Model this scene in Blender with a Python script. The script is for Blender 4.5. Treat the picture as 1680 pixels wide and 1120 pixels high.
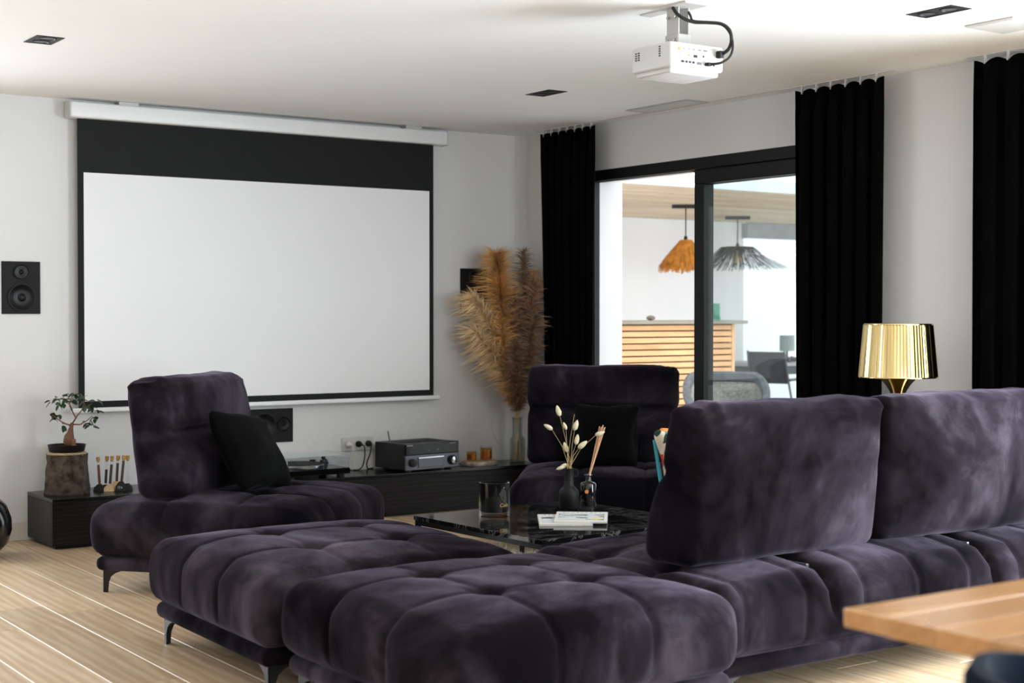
import bpy, bmesh, math, random
from mathutils import Vector, Matrix, noise

# ------------------------------------------------------------------ clear
for o in list(bpy.data.objects):
    bpy.data.objects.remove(o, do_unlink=True)
S = bpy.context.scene
COL = S.collection
R = math.radians
random.seed(7)

# ------------------------------------------------------------------ camera
cd = bpy.data.cameras.new('camera')
cam = bpy.data.objects.new('camera', cd); COL.objects.link(cam)
cam.location = (0, 0, 1.28)
cam.rotation_euler = (R(90 - 1.095), 0, R(-34.68))
cd.sensor_width = 36.0
cd.lens = 52.22
cd.clip_start = 0.05
cd.dof.use_dof = True
cd.dof.focus_distance = 6.8
cd.dof.aperture_fstop = 3.2
S.camera = cam

# ------------------------------------------------------------------ world, light, exposure
w = bpy.data.worlds.new('sky'); S.world = w; w.use_nodes = True
bg = w.node_tree.nodes['Background']
bg.inputs[0].default_value = (0.93, 0.97, 1.0, 1)
bg.inputs[1].default_value = 2.6
S.view_settings.view_transform = 'Standard'
S.view_settings.look = 'None'
S.view_settings.gamma = 1.0
S.view_settings.exposure = 0.25
S.view_settings.use_curve_mapping = False
S.cycles.max_bounces = 10
S.cycles.diffuse_bounces = 6
S.cycles.transparent_max_bounces = 16
S.cycles.sample_clamp_indirect = 6.0
S.cycles.use_denoising = True


def daylight(name, loc, rot, sx, sy, power, col):
    l = bpy.data.lights.new(name, 'AREA'); l.shape = 'RECTANGLE'
    l.size = sx; l.size_y = sy; l.energy = power; l.color = col
    o = bpy.data.objects.new(name, l); COL.objects.link(o)
    o.location = loc; o.rotation_euler = rot
    return o


# daylight by the right and back openings outside the picture, plus added rear fill
daylight('window_daylight_right', (6.30, 2.2, 1.12), (0, R(90), 0), 2.1, 4.0, 690, (0.82, 0.92, 1.0))
daylight('window_daylight_back', (.45, 8.80, 1.12), (R(-90), 0, 0), 2.8, 2.1, 110, (0.88, 0.94, 1.0))
daylight('added_fill_rear', (2.9, -5.55, 1.15), (R(90), 0, 0), 6.0, 2.1, 330, (0.82, 0.92, 1.0))  # added fill lamp behind the camera, lifts the back wall and screen

# ------------------------------------------------------------------ materials
MATS = {}


def nn(nt, t, **kw):
    n = nt.nodes.new(t)
    for k, v in kw.items():
        setattr(n, k, v)
    return n


def ramp(nt, fac, stops):
    r = nn(nt, 'ShaderNodeValToRGB')
    e = r.color_ramp.elements
    while len(e) < len(stops):
        e.new(0.5)
    for el, (p, c) in zip(e, stops):
        el.position = p
        el.color = (c[0], c[1], c[2], 1) if len(c) == 3 else c
    nt.links.new(fac, r.inputs[0])
    return r.outputs[0]


def coords(nt, scale=(1, 1, 1), rnd=True):
    tc = nn(nt, 'ShaderNodeTexCoord')
    mp = nn(nt, 'ShaderNodeMapping')
    mp.inputs['Scale'].default_value = scale
    if rnd:
        oi = nn(nt, 'ShaderNodeObjectInfo')
        m = nn(nt, 'ShaderNodeMath', operation='MULTIPLY'); m.inputs[1].default_value = 37.0
        nt.links.new(oi.outputs['Random'], m.inputs[0])
        va = nn(nt, 'ShaderNodeVectorMath', operation='ADD')
        nt.links.new(tc.outputs['Object'], va.inputs[0]); nt.links.new(m.outputs[0], va.inputs[1])
        nt.links.new(va.outputs[0], mp.inputs[0])
    else:
        nt.links.new(tc.outputs['Object'], mp.inputs[0])
    return mp.outputs[0]


def noise_t(nt, vec, scale, detail=4, rough=.55, dist=0.0):
    n = nn(nt, 'ShaderNodeTexNoise')
    n.inputs['Scale'].default_value = scale
    n.inputs['Detail'].default_value = detail
    n.inputs['Roughness'].default_value = rough
    n.inputs['Distortion'].default_value = dist
    nt.links.new(vec, n.inputs['Vector'])
    return n.outputs['Fac']


def bump(nt, bs, fac, strength, dist=0.01):
    b = nn(nt, 'ShaderNodeBump')
    b.inputs['Strength'].default_value = strength
    b.inputs['Distance'].default_value = dist
    nt.links.new(fac, b.inputs['Height'])
    nt.links.new(b.outputs[0], bs.inputs['Normal'])


def base(name, col, rough=.5, metal=0.0, spec=.5):
    m = bpy.data.materials.new(name); m.use_nodes = True
    nt = m.node_tree; bs = nt.nodes['Principled BSDF']
    bs.inputs['Base Color'].default_value = (*col, 1)
    bs.inputs['Roughness'].default_value = rough
    bs.inputs['Metallic'].default_value = metal
    bs.inputs['Specular IOR Level'].default_value = spec
    m.diffuse_color = (*col, 1)
    MATS[name] = m
    return m, nt, bs


def plain(name, col, rough=.5, metal=0.0, spec=.5, var=.12, scale=6, bmp=0.0, bscale=80, coat=0.0):
    """a painted, plastic or metal surface with a little uneven tone"""
    m, nt, bs = base(name, col, rough, metal, spec)
    v = coords(nt)
    f = noise_t(nt, v, scale, 5)
    lo = [c * (1 - var) for c in col]; hi = [min(1, c * (1 + var)) for c in col]
    nt.links.new(ramp(nt, f, [(.3, lo), (.7, hi)]), bs.inputs['Base Color'])
    if bmp:
        bump(nt, bs, noise_t(nt, v, bscale, 3), bmp, .003)
    if coat:
        bs.inputs['Coat Weight'].default_value = coat
    return m


def velvet(name, dark, light, sheen, scol, sc=3.0, spec=.25):
    m, nt, bs = base(name, dark, .9, 0, spec)
    v = coords(nt, (1, 1, .75))
    f = noise_t(nt, v, sc, 7, .60, .9)
    f2 = noise_t(nt, v, sc * 4.5, 5, .6, .8)
    mx = nn(nt, 'ShaderNodeMix', data_type='FLOAT'); mx.inputs[0].default_value = .22
    nt.links.new(f, mx.inputs[2]); nt.links.new(f2, mx.inputs[3])
    nt.links.new(ramp(nt, mx.outputs[0], [(.42, dark), (.52, [(a + b) / 4.0 for a, b in zip(dark, light)]), (.64, light)]), bs.inputs['Base Color'])
    sh = nn(nt, 'ShaderNodeMapRange')
    sh.inputs['From Min'].default_value = .38; sh.inputs['From Max'].default_value = .62
    sh.inputs['To Min'].default_value = sheen * .2; sh.inputs['To Max'].default_value = sheen
    nt.links.new(mx.outputs[0], sh.inputs[0])
    nt.links.new(sh.outputs[0], bs.inputs['Sheen Weight'])
    bs.inputs['Sheen Roughness'].default_value = .38
    bs.inputs['Sheen Tint'].default_value = (*scol, 1)
    bump(nt, bs, noise_t(nt, v, 260, 2), .12, .002)
    return m


def wood(name, c1, c2, c3, stretch=(1, 9, 9), sc=1.6, rough=.4, bmp=.12, tint=.18, spec=.5, ring=.38):
    """oak-like grain; the first axis of stretch runs along the grain"""
    m, nt, bs = base(name, c2, rough, 0, spec)
    v = coords(nt, stretch)
    f = noise_t(nt, v, sc, 8, .6, .6)
    wv = nn(nt, 'ShaderNodeTexWave', wave_type='RINGS', rings_direction='SPHERICAL')
    wv.inputs['Scale'].default_value = sc * .7
    wv.inputs['Distortion'].default_value = 7.0
    wv.inputs['Detail'].default_value = 4
    wv.inputs['Detail Scale'].default_value = 1.2
    nt.links.new(v, wv.inputs['Vector'])
    mx = nn(nt, 'ShaderNodeMix', data_type='FLOAT'); mx.inputs[0].default_value = ring
    nt.links.new(f, mx.inputs[2]); nt.links.new(wv.outputs['Fac'], mx.inputs[3])
    c = ramp(nt, mx.outputs[0], [(.28, c1), (.5, c2), (.72, c3)])
    oi = nn(nt, 'ShaderNodeObjectInfo')
    hs = nn(nt, 'ShaderNodeHueSaturation')
    mr = nn(nt, 'ShaderNodeMapRange')
    mr.inputs['To Min'].default_value = 1 - tint; mr.inputs['To Max'].default_value = 1 + tint
    nt.links.new(oi.outputs['Random'], mr.inputs[0])
    nt.links.new(mr.outputs[0], hs.inputs['Value'])
    nt.links.new(c, hs.inputs['Color'])
    nt.links.new(hs.outputs[0], bs.inputs['Base Color'])
    bump(nt, bs, mx.outputs[0], bmp, .002)
    return m


def clear_glass(name, tint=(1, 1, 1), gloss=.06, rough=.01):
    """thin sheet of glass: lets light straight through, mirrors a little, more at a glancing angle"""
    m = bpy.data.materials.new(name); m.use_nodes = True
    nt = m.node_tree; nt.nodes.clear()
    out = nn(nt, 'ShaderNodeOutputMaterial')
    tr = nn(nt, 'ShaderNodeBsdfTransparent'); tr.inputs[0].default_value = (*tint, 1)
    gl = nn(nt, 'ShaderNodeBsdfGlossy'); gl.inputs['Roughness'].default_value = rough
    gl.inputs[0].default_value = (.95, 1, .98, 1)
    lw = nn(nt, 'ShaderNodeLayerWeight'); lw.inputs[0].default_value = .5
    pw = nn(nt, 'ShaderNodeMath', operation='POWER'); pw.inputs[1].default_value = 4.0
    nt.links.new(lw.outputs['Facing'], pw.inputs[0])
    ad = nn(nt, 'ShaderNodeMath', operation='MULTIPLY_ADD'); ad.inputs[1].default_value = .8; ad.inputs[2].default_value = gloss * .6
    nt.links.new(pw.outputs[0], ad.inputs[0])
    mx = nn(nt, 'ShaderNodeMixShader')
    nt.links.new(ad.outputs[0], mx.inputs[0]); nt.links.new(tr.outputs[0], mx.inputs[1]); nt.links.new(gl.outputs[0], mx.inputs[2])
    nt.links.new(mx.outputs[0], out.inputs[0])
    m.diffuse_color = (*tint, .2)
    MATS[name] = m
    return m


M_WALL = plain('wall_paint', (.66, .66, .655), .85, 0, .25, .012, 1.5, .05, 220)
M_CEIL = plain('ceiling_paint', (.84, .835, .825), .9, 0, .2, .01, 1.5, .03, 220)
M_BASEB = plain('baseboard_paint', (.60, .56, .51), .6, 0, .4, .03)
M_VELVET = velvet('plum_grey_velvet', (.0040, .0034, .0044), (.050, .0418, .0545), .25, (.62, .52, .68), 1.35, 0.0)
M_PILLOW = velvet('black_plush', (.0012, .0012, .0012), (.003, .003, .003), .05, (.4, .42, .42), 9, .08)
M_CURTAIN = velvet('black_curtain_cloth', (.0010, .0009, .0009), (.0022, .0020, .0020), .01, (.4, .4, .6), 5, .04)
M_BLKMETAL = plain('black_powder_metal', (.005, .005, .0055), .42, .3, .5, .1)
M_FRAME = plain('black_aluminium', (.004, .0042, .005), .4, .0, .22, .08)
M_BLKLAQ = plain('black_lacquer_wood', (.004, .0038, .004), .25, 0, .5, .15, 12)
M_BLKWOOD = wood('black_ash_veneer', (.005, .0045, .0048), (.009, .008, .0082), (.015, .0135, .014), (1, 12, 12), 2.2, .42, .1, .05, .22)
M_FLOOR = wood('limed_oak_floor', (.42, .285, .165), (.52, .375, .235), (.64, .50, .345), (9, .9, 9), 1.5, .36, .10, .10, .5, .22)
M_SUB = plain('floor_underlay', (.22, .15, .09), .8)
M_TABLEOAK = wood('oiled_oak_top', (.47, .225, .075), (.55, .28, .105), (.61, .34, .145), (1.1, 10, 10), 1.6, .24, .04, .10, .5, .10)
M_TABLEOAK.node_tree.nodes['Principled BSDF'].inputs['Coat Weight'].default_value = .8
M_TABLEOAK.node_tree.nodes['Principled BSDF'].inputs['Coat Roughness'].default_value = .22
M_WHITEPL = plain('white_plastic', (.53, .525, .515), .42, 0, .5, .02)
M_MOUNT = plain('grey_white_mount', (.40, .39, .37), .45, 0, .4, .03)
M_WHITEMET = plain('white_lacquered_metal', (.76, .775, .79), .35, 0, .5, .02)
M_SCREEN = plain('matt_white_screen', (.80, .81, .825), .95, 0, .1, .006, 2)
M_SCRBLK = plain('black_screen_border', (.008, .009, .010), .8, 0, .3, .08)
M_SPKPANEL = plain('black_speaker_baffle', (.006, .006, .0065), .6, 0, .2, .1)
M_CONE = plain('black_speaker_cone', (.004, .004, .0045), .35, 0, .2, .1)
M_GOLD = plain('polished_gold', (.86, .66, .30), .10, 1.0, .5, .03)
M_CHROME = plain('brushed_steel', (.55, .56, .58), .25, 1.0, .5, .05)
M_GREYMET = plain('titanium_grey_panel', (.10, .105, .125), .35, .6, .5, .06)
M_GREYDRK = plain('dark_grey_casing', (.011, .0115, .013), .45, .2, .5, .08)
M_GLOSSBLK = plain('gloss_black_plastic', (.004, .004, .0045), .10, 0, .22, .1)
M_RUBBER = plain('black_rubber', (.008, .008, .008), .7)
M_CABLEW = plain('white_cable', (.62, .60, .56), .5)
M_GLASS = clear_glass('clear_glass')
M_GLASSWIN = clear_glass('double_glazing', (.925, .945, .945), .05)
M_GLASSSMK = clear_glass('smoky_vase_glass', (.84, .85, .83), .06)
M_GLASSAMB = clear_glass('amber_glass', (.95, .80, .56), .08)
M_ACRYL = clear_glass('clear_acrylic', (.97, .98, .99), .05)
M_GREENGL = clear_glass('green_glass', (.55, .78, .70), .07)
M_CORK = plain('cork', (.48, .26, .085), .85, 0, .2, .25, 60, .3, 120)
M_SPICE = plain('rust_spice', (.20, .055, .022), .8, 0, .3, .35, 90)
M_SPICED = plain('dark_spice', (.075, .038, .030), .8, 0, .3, .35, 90)
M_LIGHTWD = wood('pale_birch', (.46, .28, .13), (.60, .40, .21), (.70, .51, .30), (2, 12, 12), 4, .5)
M_BARK = plain('log_bark', (.066, .050, .038), .95, 0, .2, .75, 26, 1.0, 40)
M_LOGEND = wood('log_sapwood', (.38, .24, .12), (.52, .36, .20), (.62, .46, .28), (6, 6, 6), 5, .7)
M_SOIL = plain('dark_soil', (.018, .012, .009), .95, 0, .1, .4, 60, .6, 90)
M_TRUNK = plain('ficus_root', (.17, .075, .040), .65, 0, .35, .3, 18, .25, 50)
M_LEAF = plain('ficus_leaf', (.024, .055, .018), .35, 0, .5, .35, 8)
M_STRAW = plain('straw_stem', (.50, .38, .19), .7, 0, .2, .15, 20)
M_BUNNY = plain('cream_seed_head', (.70, .62, .42), .95, 0, .1, .12, 60, .5, 160)
M_REED = plain('rattan_reed', (.66, .40, .23), .7, 0, .3, .12, 30)
M_PAMG = plain('golden_pampas', (.68, .40, .155), .9, 0, .1, .28, 10)
M_PAMC = plain('cream_pampas', (.74, .55, .33), .9, 0, .1, .22, 10)
M_PAMB = plain('grey_brown_pampas', (.27, .175, .118), .9, 0, .1, .25, 10)
M_PAMM = plain('mauve_brown_pampas', (.37, .215, .145), .9, 0, .1, .25, 10)
M_NAVY = plain('navy_fabric', (.004, .009, .019), .9, 0, .05, .1, 30, .2, 300)
M_PAPER = plain('magazine_paper', (.68, .67, .63), .5, 0, .4, .03)
M_RUG = plain('cream_wool', (.60, .52, .40), .95, 0, .1, .15, 40)
M_AMBERWAX = plain('copper_lacquer', (.62, .30, .12), .28, .7, .5, .15)
M_BRASSTXT = plain('gold_print', (.52, .33, .10), .35, .6, .5, .05)
M_WHTXT = plain('white_print', (.60, .60, .60), .5)
M_ORANGELBL = plain('orange_seal', (.80, .26, .05), .5)
M_YELLOWP = plain('yellow_print', (.72, .62, .04), .5)
M_EXTWALL = plain('terrace_render', (.80, .81, .83), .9, 0, .2, .02, 2, .05, 120)
M_EXTFLOOR = plain('terrace_tiles', (.72, .72, .70), .7, 0, .3, .06, 2)
M_SLAT = wood('larch_slat', (.56, .27, .115), (.68, .36, .165), (.76, .46, .24), (1.0, 10, 10), 2.0, .6, .1, .10, .5, .08)
M_PERG = wood('weathered_pine_board', (.40, .28, .18), (.60, .46, .32), (.72, .60, .45), (.8, 10, 10), 1.6, .65, .1, .10)
M_BARTOP = plain('grey_bar_top', (.26, .23, .18), .5, 0, .4, .08)
M_BARBACK = plain('dark_bar_carcass', (.020, .018, .016), .8)
M_RATTAN = plain('orange_raffia', (.58, .235, .045), .85, 0, .2, .25, 20)
M_RATTANG = plain('grey_brown_rattan', (.045, .037, .032), .85, 0, .2, .25, 20)
M_GREYFAB = plain('charcoal_mesh_fabric', (.055, .057, .065), .8, 0, .3, .25, 9)
M_WICKER = plain('grey_wicker', (.10, .105, .115), .7, 0, .4, .3, 30)
M_STONE = plain('beach_pebble', (.22, .17, .15), .8, 0, .3, .2, 14)
M_LAMPGREY = plain('grey_lampshade', (.30, .33, .34), .8)
M_DKGREY = plain('grey_table_metal', (.09, .095, .105), .5, .2)
M_BLKSHEEN = plain('glazed_black_ceramic', (.006, .007, .008), .12, 0, .6, .1)
M_CANDLE = plain('black_candle_lining', (.0025, .0025, .0025), .35, 0, .12, .1)
M_MATTEBLK = plain('matt_black_ceramic', (.006, .006, .0065), .5, 0, .22, .1)


def marble():
    m, nt, bs = base('black_marble', (.006, .006, .007), .07, 0, .5)
    v = coords(nt)
    f = noise_t(nt, v, 3.2, 9, .65, 1.8)
    a = nn(nt, 'ShaderNodeMath', operation='SUBTRACT'); a.inputs[1].default_value = .5
    nt.links.new(f, a.inputs[0])
    b = nn(nt, 'ShaderNodeMath', operation='ABSOLUTE'); nt.links.new(a.outputs[0], b.inputs[0])
    nt.links.new(ramp(nt, b.outputs[0], [(0.0, (.16, .15, .14)), (.012, (.018, .018, .019)), (.05, (.006, .006, .007))]), bs.inputs['Base Color'])
    return m


def print_page(name, sc):
    """a printed cover: soft grey-green and blue picture blocks on white"""
    m, nt, bs = base(name, (.6, .6, .58), .75, 0, .2)
    v = coords(nt, (9, 14, 1))
    vo = nn(nt, 'ShaderNodeTexVoronoi', distance='CHEBYCHEV'); vo.inputs['Scale'].default_value = sc
    nt.links.new(v, vo.inputs['Vector'])
    sp = nn(nt, 'ShaderNodeSeparateColor'); nt.links.new(vo.outputs['Color'], sp.inputs[0])
    f = noise_t(nt, v, 3, 5)
    ad = nn(nt, 'ShaderNodeMath', operation='MULTIPLY_ADD'); ad.inputs[1].default_value = .6
    nt.links.new(f, ad.inputs[0]); nt.links.new(sp.outputs[0], ad.inputs[2])
    nt.links.new(ramp(nt, ad.outputs[0], [(.3, (.06, .08, .14)), (.45, (.22, .25, .20)), (.6, (.40, .44, .42)), (.75, (.62, .64, .62)), (1, (.55, .57, .60))]), bs.inputs['Base Color'])
    return m


def patchwork():
    """bright embroidered pattern of the cushion"""
    m, nt, bs = base('bright_pattern_cloth', (.5, .4, .3), .85, 0, .2)
    v = coords(nt)
    vo = nn(nt, 'ShaderNodeTexVoronoi'); vo.inputs['Scale'].default_value = 26
    nt.links.new(v, vo.inputs['Vector'])
    sp = nn(nt, 'ShaderNodeSeparateColor'); nt.links.new(vo.outputs['Color'], sp.inputs[0])
    r = nn(nt, 'ShaderNodeValToRGB'); r.color_ramp.interpolation = 'CONSTANT'
    e = r.color_ramp.elements
    for c in range(4):
        e.new(.5)
    cols = [(.55, .50, .38), (.015, .03, .02), (.62, .56, .45), (.55, .05, .02), (.02, .22, .27), (.65, .60, .5)]
    for i, (el, c) in enumerate(zip(e, cols)):
        el.position = i / 6; el.color = (*c, 1)
    nt.links.new(sp.outputs[0], r.inputs[0])
    nt.links.new(r.outputs[0], bs.inputs['Base Color'])
    return m


M_MARBLE = marble()
M_PRINT = print_page('printed_cover', 2.2)
M_PRINT2 = print_page('printed_cover_two', 1.4)
M_PATCH = patchwork()
M_ORANGEC = plain('orange_trim_cloth', (.85, .20, .02), .8)
M_TEALC = plain('teal_trim_cloth', (.03, .28, .34), .8)

# ------------------------------------------------------------------ mesh helpers
I4 = Matrix.Identity(4)


def T(x, y, z):
    return Matrix.Translation((x, y, z))


def RX(a): return Matrix.Rotation(R(a), 4, 'X')
def RY(a): return Matrix.Rotation(R(a), 4, 'Y')
def RZ(a): return Matrix.Rotation(R(a), 4, 'Z')


class MB:
    def __init__(s):
        s.bm = bmesh.new()

    def box(s, x0, x1, y0, y1, z0, z1, r=0.0, seg=2, M=I4):
        m = M @ T((x0 + x1) / 2, (y0 + y1) / 2, (z0 + z1) / 2) @ Matrix.Diagonal((x1 - x0, y1 - y0, z1 - z0, 1))
        g = bmesh.ops.create_cube(s.bm, size=1, matrix=m)
        if r > 0:
            ed = list({e for v in g['verts'] for e in v.link_edges})
            bmesh.ops.bevel(s.bm, geom=ed, offset=r, segments=seg, affect='EDGES', profile=.5, clamp_overlap=True)
        return s

    def cyl(s, p0, p1, r0, r1=None, seg=16, caps=True, M=I4):
        p0, p1 = Vector(p0), Vector(p1)
        d = p1 - p0
        q = d.to_track_quat('Z', 'Y').to_matrix().to_4x4()
        m = M @ Matrix.Translation((p0 + p1) / 2) @ q
        bmesh.ops.create_cone(s.bm, cap_ends=caps, segments=seg, radius1=r0, radius2=r0 if r1 is None else r1, depth=d.length, matrix=m)
        return s

    def lathe(s, prof, seg=32, M=I4, flute=0, famp=0.0):
        rings = []
        for (r, z) in prof:
            if r < 1e-6:
                rings.append([s.bm.verts.new(M @ Vector((0, 0, z)))])
            else:
                ring = []
                for i in range(seg):
                    a = 2 * math.pi * i / seg
                    rr = r + (famp * math.cos(a * flute) if flute else 0)
                    ring.append(s.bm.verts.new(M @ Vector((rr * math.cos(a), rr * math.sin(a), z))))
                rings.append(ring)
        for a, b in zip(rings, rings[1:]):
            for i in range(seg):
                j = (i + 1) % seg
                if len(a) == 1 and len(b) > 1:
                    s.bm.faces.new((a[0], b[i], b[j]))
                elif len(b) == 1 and len(a) > 1:
                    s.bm.faces.new((a[i], a[j], b[0]))
                elif len(a) > 1:
                    s.bm.faces.new((a[i], a[j], b[j], b[i]))
        return s

    def tube(s, pts, rad, seg=8, M=I4):
        pts = [Vector(p) for p in pts]
        n = len(pts)
        if not isinstance(rad, (list, tuple)):
            rad = [rad] * n
        prev = None; rings = []
        up = Vector((0, 0, 1))
        for i, p in enumerate(pts):
            t = (pts[min(i + 1, n - 1)] - pts[max(i - 1, 0)]).normalized()
            if prev is None:
                u = up.cross(t)
                if u.length < .01:
                    u = Vector((1, 0, 0)).cross(t)
                u.normalize()
            else:
                u = (prev - t * prev.dot(t)).normalized()
            prev = u
            v = t.cross(u)
            rings.append([s.bm.verts.new(M @ (p + (u * math.cos(2 * math.pi * k / seg) + v * math.sin(2 * math.pi * k / seg)) * rad[i])) for k in range(seg)])
        for a, b in zip(rings, rings[1:]):
            for k in range(seg):
                j = (k + 1) % seg
                s.bm.faces.new((a[k], a[j], b[j], b[k]))
        s.bm.faces.new(list(reversed(rings[0]))); s.bm.faces.new(rings[-1])
        return s

    def prism(s, poly, t, M=I4):
        """outline in XZ, extruded by t along Y (centred)"""
        a = [s.bm.verts.new(M @ Vector((x, -t / 2, z))) for x, z in poly]
        b = [s.bm.verts.new(M @ Vector((x, t / 2, z))) for x, z in poly]
        s.bm.faces.new(a); s.bm.faces.new(list(reversed(b)))
        n = len(poly)
        for i in range(n):
            j = (i + 1) % n
            s.bm.faces.new((a[j], a[i], b[i], b[j]))
        return s

    def raw(s, verts, faces, M=I4):
        vs = [s.bm.verts.new(M @ Vector(v)) for v in verts]
        for f in faces:
            try:
                s.bm.faces.new([vs[i] for i in f])
            except ValueError:
                pass
        return s

    def build(s, name, mat, parent=None, smooth=35, loc=None, rz=0):
        bmesh.ops.recalc_face_normals(s.bm, faces=s.bm.faces)
        me = bpy.data.meshes.new(name)
        s.bm.to_mesh(me); s.bm.free()
        me.materials.append(mat)
        if smooth:
            me.shade_smooth()
            if smooth < 180:
                me.set_sharp_from_angle(angle=R(smooth))
        o = bpy.data.objects.new(name, me); COL.objects.link(o)
        if parent:
            o.parent = parent
        if loc:
            o.location = loc
        if rz:
            o.rotation_euler.z = R(rz)
        return o


def smooth(pts, n=6):
    """Catmull-Rom curve through the points"""
    p = [Vector(q) for q in pts]; out = []
    for i in range(len(p) - 1):
        a, b, c, d = p[max(i - 1, 0)], p[i], p[i + 1], p[min(i + 2, len(p) - 1)]
        for k in range(n):
            t = k / n
            out.append(.5 * (2 * b + (c - a) * t + (2 * a - 5 * b + 4 * c - d) * t * t + (3 * b - a - 3 * c + d) * t ** 3))
    return out + [p[-1]]


def tag(o, label=None, cat=None, group=None, kind=None):
    if label: o['label'] = label
    if cat: o['category'] = cat
    if group: o['group'] = group
    if kind: o['kind'] = kind
    return o


def thing(name, label, cat, loc=(0, 0, 0), rz=0, group=None):
    o = bpy.data.objects.new(name, None); COL.objects.link(o)
    o.location = loc; o.rotation_euler = (0, 0, R(rz)); o.empty_display_size = .1
    return tag(o, label, cat, group)


def struct(o):
    o['kind'] = 'structure'
    return o


def share(name, me, parent, loc=(0, 0, 0), rot=(0, 0, 0), scale=(1, 1, 1)):
    o = bpy.data.objects.new(name, me); COL.objects.link(o)
    o.parent = parent; o.location = loc; o.rotation_euler = rot; o.scale = scale
    return o


def text_mesh(name, body, size, mat, parent, M, shear=0.0, depth=.0004):
    cu = bpy.data.curves.new(name, 'FONT'); cu.body = body; cu.size = size
    cu.align_x = 'CENTER'; cu.align_y = 'CENTER'; cu.extrude = depth; cu.shear = shear
    cu.resolution_u = 3
    t = bpy.data.objects.new(name + '_tmp', cu); COL.objects.link(t)
    dg = bpy.context.evaluated_depsgraph_get()
    me = bpy.data.meshes.new_from_object(t.evaluated_get(dg))
    bpy.data.objects.remove(t, do_unlink=True)
    me.transform(M); me.materials.clear(); me.materials.append(mat)
    me.name = name
    o = bpy.data.objects.new(name, me); COL.objects.link(o); o.parent = parent
    return o


def soft_box(hx, hy, hz, r, nx, ny, nz, fn):
    """closed rounded box on a lattice, each point then moved by fn(position, normal)"""
    vid = {}; verts = []; faces = []

    def V(i, j, k):
        key = (i, j, k)
        if key in vid:
            return vid[key]
        p = Vector((-hx + 2 * hx * i / nx, -hy + 2 * hy * j / ny, -hz + 2 * hz * k / nz))
        q = Vector((max(-hx + r, min(hx - r, p.x)), max(-hy + r, min(hy - r, p.y)), max(-hz + r, min(hz - r, p.z))))
        o = p - q
        n = o.normalized()
        vid[key] = len(verts)
        verts.append(fn(q + n * r, n))
        return vid[key]
    for i in range(nx):
        for j in range(ny):
            faces.append((V(i, j, 0), V(i, j + 1, 0), V(i + 1, j + 1, 0), V(i + 1, j, 0)))
            faces.append((V(i, j, nz), V(i + 1, j, nz), V(i + 1, j + 1, nz), V(i, j + 1, nz)))
    for i in range(nx):
        for k in range(nz):
            faces.append((V(i, 0, k), V(i + 1, 0, k), V(i + 1, 0, k + 1), V(i, 0, k + 1)))
            faces.append((V(i, ny, k), V(i, ny, k + 1), V(i + 1, ny, k + 1), V(i + 1, ny, k)))
    for j in range(ny):
        for k in range(nz):
            faces.append((V(0, j, k), V(0, j, k + 1), V(0, j + 1, k + 1), V(0, j + 1, k)))
            faces.append((V(nx, j, k), V(nx, j + 1, k), V(nx, j + 1, k + 1), V(nx, j, k + 1)))
    return verts, faces


def g(x, s):
    return math.exp(-(x / s) ** 2)


def nz3(x, y, z):
    return noise.noise(Vector((x, y, z)))


# ------------------------------------------------------------------ room shell
XL, XR, YF, YB, ZC = -3.4, 5.95, -5.2, 8.44, 2.50
PW = .222

fl = struct(MB().box(XL - .3, XR + .3, YF - .3, YB + .2, -.20, -.021).build('floor', M_SUB, smooth=0))
fl['label'] = 'wide limed oak plank floor running towards the screen wall'
pl_len = [2.2, 1.9, 1.55]
pl_mesh = []
for L in pl_len:
    b = MB().box(-PW / 2 + .0007, PW / 2 - .0007, -L / 2 + .0007, L / 2 - .0007, -.02, 0, .0022, 1)
    o = b.build('plank', M_FLOOR, smooth=0)
    pl_mesh.append(o.data); bpy.data.objects.remove(o)
x = 1.995 - PW * 16 + PW / 2
row = 0
while x < XR + .05:
    y = -1.2 - random.random() * 1.6
    while y < YB:
        q = random.randrange(3); L = pl_len[q]
        if x > -.3:
            share('plank', pl_mesh[q], fl, (x, y + L / 2, 0))
        y += L
    x += PW; row += 1

b = MB().box(XL, -.37, YF, YB, -.02, 0).box(-.37, XR, YF, -2.9, -.02, 0)
b.build('far_planks', M_FLOOR, fl, 0)['kind'] = 'stuff'
struct(MB().box(XL - .3, XR + .25, YF - .3, YB + .2, ZC, ZC + .2).build('ceiling', M_CEIL, smooth=0))


def wall_x(name, x0, x1, y0, y1, holes, mat=M_WALL):
    b = MB(); y = y0
    for (a, c, zt) in holes:
        b.box(x0, x1, y, a, -.02, ZC)
        b.box(x0, x1, a, c, zt, ZC)
        y = c
    b.box(x0, x1, y, y1, -.02, ZC)
    return struct(b.build(name, mat, smooth=0))


def wall_y(name, y0, y1, x0, x1, holes, mat=M_WALL):
    b = MB(); x = x0
    for (a, c, zt) in holes:
        b.box(x, a, y0, y1, -.02, ZC)
        b.box(a, c, y0, y1, zt, ZC)
        x = c
    b.box(x, x1, y0, y1, -.02, ZC)
    return struct(b.build(name, mat, smooth=0))


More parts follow.
